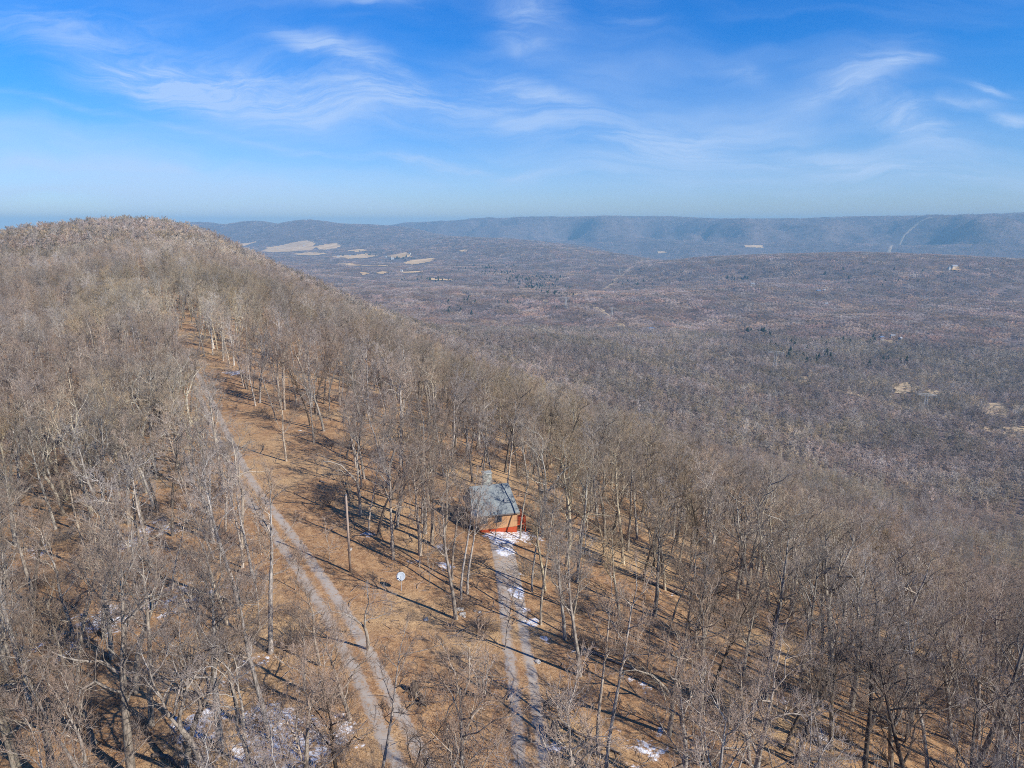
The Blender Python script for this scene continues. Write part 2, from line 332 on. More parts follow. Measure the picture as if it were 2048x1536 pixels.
def snow_mask(t, P):
    sn = t.node('ShaderNodeAttribute', attribute_name='snow').outputs['Fac']; patch = t.noise(P, 0.55, 6, 0.72, 0.4)
    mask = t.ss(t.m('ADD', t.m('MULTIPLY', sn, 0.65), patch), 0.88, 0.96)
    return t.m('MULTIPLY', mask, t.m('MULTIPLY', t.ss(t.noise(P, 2.6, 5, 0.75), 0.40, 0.55), t.ss(t.noise(P, 14.0, 3, 0.7), 0.30, 0.48, .35, 1)))
def ground_fn(t, p):
    c, mid, f, P = litter(t)
    mask = snow_mask(t, P)
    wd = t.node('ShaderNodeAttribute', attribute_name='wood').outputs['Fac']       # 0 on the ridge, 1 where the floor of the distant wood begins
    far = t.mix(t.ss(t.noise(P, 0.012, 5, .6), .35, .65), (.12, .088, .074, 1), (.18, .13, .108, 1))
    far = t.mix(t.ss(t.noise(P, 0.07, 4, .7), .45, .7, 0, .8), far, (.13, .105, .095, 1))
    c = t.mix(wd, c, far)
    c = t.mix(mask, c, (.74, .77, .82, 1))
    bump(t, p, t.m('ADD', t.m('MULTIPLY', mid, 1.0), t.m('MULTIPLY', f, 0.35)), 0.55, 0.25)
    return c
M = {}
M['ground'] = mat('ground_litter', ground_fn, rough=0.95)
def road_fn(track_gain, cover):
    def fn(t, p):
        c, mid, f, P = litter(t)
        u = t.node('ShaderNodeAttribute', attribute_name='across').outputs['Fac']; al = t.node('ShaderNodeAttribute', attribute_name='along').outputs['Fac']
        n = t.m('SUBTRACT', t.noise(P, 1.1, 5, .7), .5); n2 = t.m('SUBTRACT', t.noise(P, 5.0, 3, .7), .5)
        d = t.m('ABSOLUTE', t.m('SUBTRACT', t.m('ABSOLUTE', u), 0.50))
        d = t.m('ADD', d, t.m('ADD', t.m('MULTIPLY', n, 0.75), t.m('MULTIPLY', n2, 0.45)))
        d = t.m('SUBTRACT', d, t.m('MULTIPLY', al, cover))
        tr = t.ss(d, track_gain, track_gain + .22, 1, 0)
        edge = t.ss(t.m('ADD', t.m('ABSOLUTE', u), t.m('MULTIPLY', n, .5)), .72, .92, 1, 0)
        tr = t.m('MULTIPLY', tr, edge)
        g = t.mix(t.noise(P, 16, 3, .7), (.27, .235, .195, 1), (.46, .41, .355, 1)) if cover < .4 else t.mix(t.noise(P, 16, 3, .7), (.50, .485, .455, 1), (.74, .72, .68, 1))
        g = t.mix(t.ss(t.noise(P, .7, 4, .6), .45, .7, 0, .8), g, (.30, .24, .185, 1))
        tr = t.m('MULTIPLY', tr, t.ss(t.noise(P, 2.2, 5, .75), .36, .50, .25, 1)); return t.mix(snow_mask(t, P), t.mix(tr, c, g), (.74, .77, .82, 1))
    return fn
M['road'] = mat('gravel_road', road_fn(.17, .25)); M['drive'] = mat('gravel_drive', road_fn(.15, .28))
M['field'] = mat('pale_grass', lambda t, p: t.mix(t.ss(t.noise(pos(t), .012, 4), .35, .65), (.55, .35, .15, 1), (.72, .49, .24, 1)))
M['scrub'] = mat('cleared_strip', lambda t, p: t.mix(t.ss(t.noise(pos(t), .08, 5, .7), .4, .6), (.30, .21, .125, 1), (.50, .38, .22, 1)))
M['pale'] = mat('pale_track', lambda t, p: t.mix(t.noise(pos(t), .1, 3), (.42, .37, .31, 1), (.56, .50, .43, 1)))
def bark_fn(dark, light, lich=.5, tint=0.35, vs=1.0):
    def fn(t, p):
        tcn = t.node('ShaderNodeTexCoord'); P = tcn.outputs['Object']; oi = t.node('ShaderNodeObjectInfo'); L = oi.outputs['Location']; rnd = oi.outputs['Random']
        mp_ = t.node('ShaderNodeMapping'); t.put(mp_.inputs[0], P); mp_.inputs['Scale'].default_value = (1, 1, .25)
        n = t.noise(mp_.outputs[0], 7.0, 5, .7); c = t.mix(t.ss(n, .35, .65), dark, light)
        c = t.mix(t.ss(t.noise(P, 1.7, 4, .6), .52, .66, 0, lich), c, (.50, .49, .42, 1))
        sv = t.m('MULTIPLY', t.ss(t.noise(L, 0.033, 2, .6), .32, .68, .72, 1.22), t.ss(t.noise(L, 0.0045, 3, .5), .35, .65, .80, 1.15)); reg = t.ss(t.noise(L, 0.010, 3, .5), .42, .58)                              # stands differ in hue: olive grey to pinkish grey
        q = t.mix(reg, (1.0, .93, .90, 1), (1.0, .96, .82, 1))
        h = t.node('ShaderNodeMix', data_type='RGBA', blend_type='MULTIPLY'); h.inputs[0].default_value = 1.0; t.put(h.inputs[6], c); t.put(h.inputs[7], q); c = h.outputs[2]
        b = t.m('MULTIPLY', t.m('MULTIPLY_ADD', rnd, tint, 1.0 - tint * .55), sv)
        k = t.node('ShaderNodeHueSaturation'); t.put(k.inputs['Color'], c); t.put(k.inputs['Value'], b); t.put(k.inputs['Saturation'], t.m('MULTIPLY_ADD', t.m('FRACT', t.m('MULTIPLY', rnd, 7.13)), .7, .6))
        return k.outputs[0]
    return fn
M['bark'] = mat('bark', bark_fn((.16, .14, .12, 1), (.54, .50, .43, 1)))
M['bark_pale'] = mat('bark_pale', bark_fn((.27, .25, .21, 1), (.52, .49, .42, 1), .6, .15))
M['bark_dark'] = mat('bark_dark', bark_fn((.07, .06, .05, 1), (.20, .175, .15, 1), .25, .3))
M['twig'] = mat('twigs', bark_fn((.26, .21, .17, 1), (.48, .40, .33, 1), .1, .55))
M['wood_far'] = mat('far_wood', bark_fn((.225, .165, .142, 1), (.46, .35, .305, 1), .1, .7))
M['twig_mid'] = mat('mid_twigs', bark_fn((.29, .23, .195, 1), (.52, .43, .365, 1), .1, .6))
M['conifer'] = mat('conifer_needles', lambda t, p: t.mix(t.noise(pos(t), .6, 3), (.030, .048, .026, 1), (.065, .085, .045, 1)))
M['brush'] = mat('brush_stems', bark_fn((.20, .15, .12, 1), (.42, .36, .31, 1), .1, .5))

# ================================================================== ground
V = np.stack([GX, GY, GZ], -1).reshape(-1, 3)
ii, jj = np.meshgrid(np.arange(NR - 1), np.arange(NTH), indexing='ij'); j2 = (jj + 1) % NTH
Q = np.stack([ii * NTH + jj, ii * NTH + j2, (ii + 1) * NTH + j2, (ii + 1) * NTH + jj], -1).reshape(-1, 4)[:, ::-1]
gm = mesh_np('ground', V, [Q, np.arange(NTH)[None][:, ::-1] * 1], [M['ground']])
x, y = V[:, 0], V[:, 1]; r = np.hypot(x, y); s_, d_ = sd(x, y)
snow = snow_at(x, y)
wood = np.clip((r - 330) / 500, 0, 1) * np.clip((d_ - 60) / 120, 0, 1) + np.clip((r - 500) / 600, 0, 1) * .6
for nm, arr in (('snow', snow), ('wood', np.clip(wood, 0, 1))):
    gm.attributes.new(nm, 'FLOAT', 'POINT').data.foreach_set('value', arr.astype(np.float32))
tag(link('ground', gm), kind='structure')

def strip(name, L, half, m, lift=.05, nx=8, jitter=0.0, al=None):
    L = np.array(L); T = np.gradient(L, axis=0); T /= np.hypot(T[:, 0], T[:, 1])[:, None] + 1e-9; N = np.stack([T[:, 1], -T[:, 0]], 1)
    u = np.linspace(-1, 1, nx + 1); rs_ = np.random.RandomState(3); hw = half * (1 + jitter * (fbm(np.arange(len(L)) / 3.0, np.zeros(len(L)), 3)[:, None] * 2))
    XY = L[:, None, :] + N[:, None, :] * (u[None, :, None] * hw[..., None] if jitter else u[None, :, None] * half)
    Z = zm(XY[..., 0], XY[..., 1]) + lift * (1 - 2.2 * np.abs(u) ** 6)[None]      # the edges dip into the ground
    V = np.concatenate([XY, Z[..., None]], -1).reshape(-1, 3); n, k = len(L), nx + 1
    i, j = np.meshgrid(np.arange(n - 1), np.arange(nx), indexing='ij')
    F = np.stack([i * k + j, i * k + j + 1, (i + 1) * k + j + 1, (i + 1) * k + j], -1).reshape(-1, 4)
    me = mesh_np(name, V, [F], [m]); me.attributes.new('across', 'FLOAT', 'POINT').data.foreach_set('value', np.tile(u, n).astype(np.float32))
    al = np.zeros(n) if al is None else al
    me.attributes.new('snow', 'FLOAT', 'POINT').data.foreach_set('value', snow_at(V[:, 0], V[:, 1]).astype(np.float32))
    me.attributes.new('along', 'FLOAT', 'POINT').data.foreach_set('value', np.repeat(al, k).astype(np.float32))
    return tag(link(name, me), kind='structure')
strip('dirt_road', ROAD, 2.05, M['road'], .055)
_da = np.clip((DRIVE[:, 1] - gpt(1024, 1235)[1]) / 5, 0, 1)
strip('driveway', DRIVE, 1.85, M['drive'], .055, al=_da)
strip('power_line_clearing', CORR, 11, M['scrub'], .9, 6, .8)
strip('power_line_cut', CUT, 22, M['scrub'], 2.5, 3, .5)
strip('forest_track', TRACK, 4.5, M['pale'], 1.2, 2, .4)
for P in FIELDS:
    P = np.array(P); lo, hi = P.min(0), P.max(0); cs = max(min(hi - lo) / 14, np.hypot(*P.mean(0)) * .0016)
    nx, ny = (np.ceil((hi - lo) / cs).astype(int) + 1); xs = lo[0] + np.arange(nx + 1) * cs; ys = lo[1] + np.arange(ny + 1) * cs
    XX, YY = np.meshgrid(xs, ys, indexing='ij'); cx, cy = XX[:-1, :-1] + cs / 2, YY[:-1, :-1] + cs / 2
    w_ = cs * 2.5; keep = inpoly(cx + w_ * fbm(cx / cs / 4, cy / cs / 4), cy + w_ * fbm(cx / cs / 4 + 9, cy / cs / 4), P)
    if not keep.any(): continue
    i, j = np.nonzero(keep); n = ny + 1
    F = np.stack([i * n + j, (i + 1) * n + j, (i + 1) * n + j + 1, i * n + j + 1], -1)
    used, inv = np.unique(F, return_inverse=True); Vx = np.stack([XX.ravel()[used], YY.ravel()[used]], 1)
    dist = float(np.hypot(*P.mean(0)))
    Vv = np.column_stack([Vx, zm(Vx[:, 0], Vx[:, 1]) + (1.0 if dist < 3000 else 2.5)])
    tag(link('field', mesh_np('field', Vv, [inv.reshape(-1, 4)], [M['field'] if dist > 2600 else M['scrub']])), kind='structure')
# ================================================================== bare trees
class Tubes:
    """tapered tubes along polylines, in one mesh; slot picks the material"""
    def __init__(s): s.V = []; s.F = []; s.mi = []; s.n = 0
    def add(s, P, rad, k=3, slot=0):
        P = np.asarray(P, float); rad = np.asarray(rad, float); n = len(P); T = np.gradient(P, axis=0); T /= np.linalg.norm(T, axis=1)[:, None] + 1e-9
        ref = np.array([0., 0, 1]) if abs(T[0, 2]) < .8 else np.array([1., 0, 0])
        U = np.cross(T, ref); U /= np.linalg.norm(U, axis=1)[:, None] + 1e-9; W_ = np.cross(T, U)
        a = np.arange(k) * 2 * math.pi / k
        R_ = P[:, None] + (U[:, None] * np.cos(a)[None, :, None] + W_[:, None] * np.sin(a)[None, :, None]) * rad[:, None, None]
        s.V.append(R_.reshape(-1, 3)); i, j = np.meshgrid(np.arange(n - 1), np.arange(k), indexing='ij'); j2 = (j + 1) % k
        s.F.append((np.stack([i * k + j, i * k + j2, (i + 1) * k + j2, (i + 1) * k + j], -1).reshape(-1, 4)) + s.n); s.mi.append(np.full((n - 1) * k, slot)); s.n += n * k
    def mesh(s, name, mats): return mesh_np(name, np.concatenate(s.V), [np.concatenate(s.F)], mats, np.concatenate(s.mi))
def unit(v): return v / (np.linalg.norm(v) + 1e-9)
def grow(rng, p, d, L, n, wig, up):
    """a wandering limb: n steps of length L/n, bending up by up"""
    P = [np.array(p)]; d = unit(np.array(d, float))
    for i in range(n):
        d = unit(d + rng.normal(0, wig, 3) + np.array([0, 0, up / n])); P.append(P[-1] + d * L / n)
    return np.array(P), d
def along(P, t):
    f = t * (len(P) - 1); i = min(int(f), len(P) - 2); q = P[i] + (P[i + 1] - P[i]) * (f - i); return q, unit(P[i + 1] - P[i])
def side_dir(rng, d, ang, az):
    ref = np.array([0, 0, 1.]) if abs(d[2]) < .9 else np.array([1., 0, 0]); u = unit(np.cross(d, ref)); v = np.cross(d, u)
    return unit(d * math.cos(ang) + (u * math.cos(az) + v * math.sin(az)) * math.sin(ang))
def vunit(v): return v / (np.linalg.norm(v, axis=-1, keepdims=True) + 1e-9)
def sprout(rng, P, rad, L, n, k, wig, up, lo=.25, amin=.45, amax=1.0, steps=3):
    """n children on each of m limbs at once; P m x q x 3, rad and L per limb -> child polylines, radii, lengths"""
    m, q = P.shape[:2]; t = rng.uniform(lo, 1.0, (m, n)); f = t * (q - 1); i = np.minimum(f.astype(int), q - 2); fr = (f - i)[..., None]; mm = np.arange(m)[:, None]
    a, b = P[mm, i], P[mm, i + 1]; o = a + (b - a) * fr; d = vunit(b - a)
    ref = np.where(np.abs(d[..., 2:]) < .9, np.array([0, 0, 1.]), np.array([1., 0, 0])); u = vunit(np.cross(d, ref)); v = np.cross(d, u)
    az = rng.uniform(0, 6.283, (m, n, 1)); an = rng.uniform(amin, amax, (m, n, 1)); dd = d * np.cos(an) + (u * np.cos(az) + v * np.sin(az)) * np.sin(an); dd[..., 2] += .15
    l = L[:, None] * rng.uniform(.55, 1.25, (m, n)) * (1.15 - .5 * t); r = rad[:, None] * rng.uniform(.6, 1, (m, n)) * (1.1 - .6 * t)
    o, dd, l, r = o.reshape(-1, 3), dd.reshape(-1, 3), l.ravel(), r.ravel(); Q = [o]
    for s_ in range(steps): dd = vunit(dd + rng.normal(0, wig, dd.shape) + np.array([0, 0, up / steps])); Q.append(Q[-1] + dd * (l / steps)[:, None])
    return np.stack(Q, 1), r, l
def add_many(T_, P, r0, r1, k, slot):
    m, q = P.shape[:2]; T = np.gradient(P, axis=1); T = vunit(T); ref = np.where(np.abs(T[:, :1, 2:]) < .8, np.array([0, 0, 1.]), np.array([1., 0, 0])); U = vunit(np.cross(T, ref)); W_ = np.cross(T, U)
    a = np.arange(k) * 2 * math.pi / k; rad = r0[:, None] + (r1 - r0)[:, None] * np.linspace(0, 1, q)[None]
    R_ = P[:, :, None] + (U[:, :, None] * np.cos(a)[None, None, :, None] + W_[:, :, None] * np.sin(a)[None, None, :, None]) * rad[:, :, None, None]
    T_.V.append(R_.reshape(-1, 3)); e, i, j = np.meshgrid(np.arange(m), np.arange(q - 1), np.arange(k), indexing='ij'); j2 = (j + 1) % k; e = e * q * k
    T_.F.append(np.stack([e + i * k + j, e + i * k + j2, e + (i + 1) * k + j2, e + (i + 1) * k + j], -1).reshape(-1, 4) + T_.n); T_.mi.append(np.full(m * (q - 1) * k, slot)); T_.n += m * q * k
def make_tree(seed, H=16, r0=.20, first=.45, limbs=9, spread=.36, fork=0, stems=1, lean=0.05, n2=8, n3=6, n4=4, tw=1.0, dead=False, ks=(8, 5), gn=.22, rise=.55):
    """trunk tubes and crown tubes; H height, first = lowest limb as a share of H, n2/n3/n4 branch counts per order, gn how crooked the limbs are"""
    rng = np.random.RandomState(seed); TR, CR = Tubes(), Tubes(); LP, LR, LL = [], [], []
    for st in range(stems):
        az = rng.uniform(0, 6.28) + st * 6.28 / stems; ln = lean if stems == 1 else rng.uniform(.18, .34)
        base = np.array([math.cos(az), math.sin(az), 0]) * (0 if stems == 1 else .22); base[2] = -.5
        h = H * (1 if stems == 1 else rng.uniform(.75, 1)); d0 = (math.cos(az) * ln, math.sin(az) * ln, 1)
        tops = []
        if fork:
            P, d = grow(rng, base, d0, h * fork, 7, .045, .05); TR.add(P, np.interp(np.linspace(0, 1, 8), [0, .08, 1], [r0 * 1.35, r0 * 1.05, r0 * .85]), ks[0], 0)
            fa = rng.uniform(0, 3.14)
            for k in (0, 1) if seed % 2 else (0, 1, 2):
                dd = side_dir(rng, d, rng.uniform(.3, .55), fa + k * (3.14 if seed % 2 else 2.1)); B, _ = grow(rng, P[-1] - d * .05, dd, h * (1 - fork) * rng.uniform(.85, 1), 8, .17, .45)
                TR.add(B, np.linspace(r0 * .66, .025, 9), ks[0] - 2, 0); tops.append((B, r0 * .62, .12, limbs // 2 + 1))
        else:
            P, d = grow(rng, base, d0, h * .93, 14, .048, .2)
            TR.add(P, np.interp(np.linspace(0, 1, 15), [0, .05, .5, .8, 1], [r0 * 1.45, r0 * 1.05, r0 * .72, r0 * .40, .02]), ks[0], 0); tops.append((P, r0 * .6, first, limbs))
        for (P, rr, f0, nl) in tops:
            for i in range(nl):
                t = f0 + (1 - f0) * (i + rng.uniform(.1, .9)) / nl; q, d = along(P, min(t, .985)); az = i * 2.4 + rng.uniform(-.5, .5); up_ = (t - f0) / (1 - f0 + .01)
                dd = side_dir(rng, d, rng.uniform(.8, 1.2) * (1.0 - .35 * up_), az)
                l = h * spread * rng.uniform(.7, 1.15) * (1.0 - .35 * up_); r1 = max(.035, rr * rng.uniform(.42, .72) * (1.15 - .6 * up_))
                B, _ = grow(rng, q, dd, l, 6, gn, rise); CR.add(B, np.linspace(r1, r1 * .3, 7), ks[1], 0)
                if not dead or rng.rand() < .3: LP.append(B); LR.append(r1); LL.append(l)
        for i in range(3 if not dead else 5):
            q, d = along(P, rng.uniform(.2, .5)); B, _ = grow(rng, q, side_dir(rng, d, 1.2, rng.uniform(0, 6.28)), rng.uniform(.5, 2.2), 3, .2, 0); CR.add(B, [.035, .025, .018, .01], 4, 0)
    LP, LR, LL = np.array(LP), np.array(LR), np.array(LL)
    A, ra, la = sprout(rng, LP, LR * .50, LL * .50, n2, 4, gn, .4, .18, steps=4); ra = np.maximum(ra, .016 * tw); add_many(CR, A, ra, ra * .45, 3, 0)
    B, rb, lb = sprout(rng, A, ra * .55, la * .58, n3, 3, .2, .3); rb = np.maximum(rb, .0105 * tw); add_many(CR, B, rb, rb * .5, 3, 1)
    if n4: Cc, rc, lc = sprout(rng, B, rb * .6, lb * .66, n4, 3, .18, .2, steps=2); rc = np.maximum(rc, .0085 * tw); add_many(CR, Cc, rc, rc * .55, 3, 1)
    return TR, CR
SPEC = [  # form words used in labels, arguments
 ('tall straight narrow-crowned bare tree', dict(H=16.5, r0=.21, first=.46, limbs=11, spread=.28)),
 ('broad bare tree with spreading limbs', dict(H=15, r0=.29, first=.38, limbs=12, spread=.42, gn=.28, rise=.4)),
 ('slender brush-topped bare tree', dict(H=15, r0=.14, first=.52, limbs=9, spread=.27)),
 ('full-crowned bare tree on a leaning trunk', dict(H=15, r0=.20, first=.40, limbs=10, spread=.36, lean=.11)),
 ('pale crooked twin-stemmed bare tree', dict(H=15, r0=.23, fork=.42, limbs=9, spread=.30, gn=.3)),
 ('high-forking thick bare tree', dict(H=16, r0=.26, fork=.5, limbs=8, spread=.30, gn=.26)),
 ('low wide bare tree with dense twigs', dict(H=12.5, r0=.22, first=.28, limbs=13, spread=.44, rise=.4)),
 ('pale half-dead bare tree', dict(H=15.5, r0=.24, fork=.5, limbs=7, spread=.26, dead=True, gn=.3)),
 ('many-stemmed bare tree', dict(H=10, r0=.10, stems=5, first=.3, limbs=5, spread=.30, n2=5, n3=4, n4=3)),
 ('thin bare sapling', dict(H=8.5, r0=.06, first=.3, limbs=10, spread=.28, n2=5, n3=4, n4=3, ks=(5, 3))),
 ('thin crooked bare sapling', dict(H=7, r0=.055, first=.25, limbs=9, spread=.32, lean=.15, n2=5, n3=4, n4=3, ks=(5, 3))),
 ('dark-barked tall bare tree', dict(H=16.5, r0=.20, first=.42, limbs=11, spread=.33)),
]
BK = {4: 'bark_pale', 7: 'bark_pale', 11: 'bark_dark'}
VAR = []
JOINED = bpy.data.collections.new('wood_kinds')
for i, (form, kw) in enumerate(SPEC):
    TR, CR = make_tree(101 + i * 7 + (i % 2), **kw); bk = M[BK.get(i, 'bark')]
    tm, cm = TR.mesh('trunk', [bk]), CR.mesh('crown', [bk, M['twig']])
    VAR.append((form, kw['H'], tm, cm))
    n0 = sum(len(v) for v in TR.V); J = Tubes(); J.V = TR.V + CR.V; J.F = TR.F + [f + n0 for f in CR.F]; J.mi = TR.mi + CR.mi
    JOINED.objects.link(bpy.data.objects.new('kind_%02d' % i, J.mesh('kind', [bk, M['twig']])))
MID = bpy.data.collections.new('middle_kinds')
for i, kw in enumerate((dict(H=15, first=.42, limbs=11, spread=.34), dict(H=13.5, first=.35, limbs=12, spread=.42, gn=.3), dict(H=16, first=.45, limbs=11, spread=.30), dict(H=14, fork=.42, limbs=9, spread=.34, gn=.3),
                        dict(H=12.5, first=.3, limbs=12, spread=.42))):
    TR, CR = make_tree(901 + i, r0=.27, n2=8, n3=8, n4=0, tw=4.8, ks=(4, 3), rise=.35, **kw)
    n0 = sum(len(v) for v in TR.V); J = Tubes(); J.V = TR.V + CR.V; J.F = TR.F + [f + n0 for f in CR.F]; J.mi = TR.mi + CR.mi
    MID.objects.link(bpy.data.objects.new('mid_%02d' % i, J.mesh('mid', [M['bark'], M['twig_mid']])))
FARC = bpy.data.collections.new('far_kinds')
for i in range(5):                                 # a grove of some 18 crowns, 55 m across
    rng = np.random.RandomState(40 + i); J = Tubes()
    for k in range(20):
        a, q = rng.uniform(0, 6.28), 27 * math.sqrt(rng.rand()); cx, cy = q * math.cos(a), q * math.sin(a); h = rng.uniform(10, 16); cr = rng.uniform(3.6, 6.0)
        J.add([(cx, cy, -6), (cx, cy, h * .6)], [.3, .2], 3, 0)
        for m_ in range(80):
            v = unit(rng.normal(0, 1, 3) + np.array([0, 0, .35])); v[2] = abs(v[2]) * .95 - .1; L = rng.uniform(.5, 1)
            b = np.array([cx, cy, h * .55]) + v * cr * rng.uniform(.3, .8) * np.array([1, 1, .95]); e = b + unit(v + rng.normal(0, .5, 3) + (0, 0, .2)) * rng.uniform(1.2, 2.4)
            J.add([b, e], [rng.uniform(.09, .17), .05], 3, 1)
    FARC.objects.link(bpy.data.objects.new('far_%02d' % i, J.mesh('far', [M['wood_far'], M['wood_far']])))
BRUSH = bpy.data.collections.new('brush_kinds')
for i in range(4):
    rng = np.random.RandomState(70 + i); J = Tubes()
    for k in range(46):
        a = rng.uniform(0, 6.28); P, d = grow(rng, (rng.normal(0, .45), rng.normal(0, .45), -.1), (math.cos(a) * .6, math.sin(a) * .6, 1), rng.uniform(.7, 2.3), 4, .2, -.1); J.add(P, np.linspace(.015, .006, 5), 3, 0)
        for m_ in range(4):
            q, d = along(P, rng.uniform(.3, .95)); B, _ = grow(rng, q, side_dir(rng, d, .7, rng.uniform(0, 6.28)), rng.uniform(.3, .8), 2, .2, .1); J.add(B, [.009, .007, .005], 3, 0)
    BRUSH.objects.link(bpy.data.objects.new('brush_%02d' % i, J.mesh('brush', [M['brush']])))
def scatter(name, pts, rot, scl, idx, coll, label, cat, tilt=None):
    """ONE stuff object: instances of the kinds in coll at pts"""
    n = len(pts); me = bpy.data.meshes.new(name); me.vertices.add(n); me.vertices.foreach_set('co', np.asarray(pts, np.float32).ravel())
    rv = np.zeros((n, 3), np.float32) if tilt is None else np.asarray(tilt, np.float32).copy(); rv[:, 2] = rot
    me.attributes.new('rv', 'FLOAT_VECTOR', 'POINT').data.foreach_set('vector', rv.ravel())
    me.attributes.new('sc', 'FLOAT_VECTOR', 'POINT').data.foreach_set('vector', np.asarray(scl, np.float32).ravel())
    me.attributes.new('ix', 'INT', 'POINT').data.foreach_set('value', np.asarray(idx, np.int32))
    o = link(name, me); g = bpy.data.node_groups.new(name, 'GeometryNodeTree')
    g.interface.new_socket('Geometry', in_out='INPUT', socket_type='NodeSocketGeometry'); g.interface.new_socket('Geometry', in_out='OUTPUT', socket_type='NodeSocketGeometry')
    gi, go = g.nodes.new('NodeGroupInput'), g.nodes.new('NodeGroupOutput'); ip = g.nodes.new('GeometryNodeInstanceOnPoints'); ci = g.nodes.new('GeometryNodeCollectionInfo')
    ci.inputs['Collection'].default_value = coll; ci.inputs['Separate Children'].default_value = True; ci.inputs['Reset Children'].default_value = True; ip.inputs['Pick Instance'].default_value = True
    def attr(nm, ty, sock):
        a = g.nodes.new('GeometryNodeInputNamedAttribute'); a.data_type = ty; a.inputs['Name'].default_value = nm; g.links.new(a.outputs[0], sock)
    attr('ix', 'INT', ip.inputs['Instance Index']); attr('sc', 'FLOAT_VECTOR', ip.inputs['Scale'])
    e2r = g.nodes.new('FunctionNodeEulerToRotation'); attr('rv', 'FLOAT_VECTOR', e2r.inputs[0]); g.links.new(e2r.outputs[0], ip.inputs['Rotation'])
    g.links.new(gi.outputs[0], ip.inputs['Points']); g.links.new(ci.outputs[0], ip.inputs['Instance']); g.links.new(ip.outputs[0], go.inputs[0])
    mo = o.modifiers.new('scatter', 'NODES'); mo.node_group = g
    return tag(o, label, cat, kind='stuff')

# ================================================================== where trees stand
def seen(x, y, top, rows=70, margin=14.0):
    """whether anything up to `top` above the ground shows, give or take some metres, from about the camera's place"""
    x = np.asarray(x); y = np.asarray(y); r = np.hypot(x, y); z = terrain(x, y) + top; ok = np.ones(len(x), bool)
    for k in np.linspace(.05, .97, rows):
        zz = 40 + (z - 40) * k; ok &= zz > terrain(x * k, y * k) + np.where((r * (1 - k) > 25) & (r > 200), 11, 0) - margin
    return ok
def jitter_grid(cell, r0, r1, amin, amax, seed, jit=.45):
    rs_ = np.random.RandomState(seed); n = int(r1 / cell) + 1; a = np.arange(-n, n + 1) * cell; XX, YY = np.meshgrid(a, a[a > -r1 * .35]); x = XX.ravel() + rs_.uniform(-jit, jit, XX.size) * cell; y = YY.ravel() + rs_.uniform(-jit, jit, XX.size) * cell
    r = np.hypot(x, y); t = np.degrees(np.arctan2(x, y)); k = (r >= r0) & (r < r1) & (t > amin) & (t < amax); return x[k], y[k]
def free(x, y, road=3.4, drive=2.9):
    k = (dline(x, y, ROAD) > road) & (dline(x, y, DRIVE) > drive)
    k &= np.hypot(x - CAB[0], y - CAB[1] - 3) > 7.0
    k &= ~inpoly(x, y, CLEAR)
    return k
def open_far(x, y):
    """kept clear: fields (and what would hide them from here), the power line"""
    r = np.hypot(x, y); k = np.zeros(len(x), bool)
    for P in FIELDS:
        P = np.array(P); c = P.mean(0); rr = np.hypot(P[:, 0], P[:, 1]); m_ = (r > rr.min() - 330) & (r < rr.max() + 30)
        if not m_.any(): continue
        xi, yi, ri = x[m_], y[m_], r[m_]; hit = np.zeros(len(xi), bool); back = min(300, np.hypot(*c) * .045)
        for o_ in np.linspace(-10, back, 6): hit |= inpoly(xi * (1 + o_ / ri), yi * (1 + o_ / ri), P)
        k[m_] |= hit & (np.random.RandomState(5).rand(len(xi)) < (1.0 if np.hypot(*c) > 2600 else .75))
    k |= dline(x, y, CORR) < 9 + 14 * fbm(x / 60, y / 60)
    m_ = (r > 7000); k[m_] |= dline(x[m_], y[m_], CUT) < 60
    m_ = (r < 4000); k[m_] |= dline(x[m_], y[m_], TRACK) < 9
    return k
rs = np.random.RandomState(11)
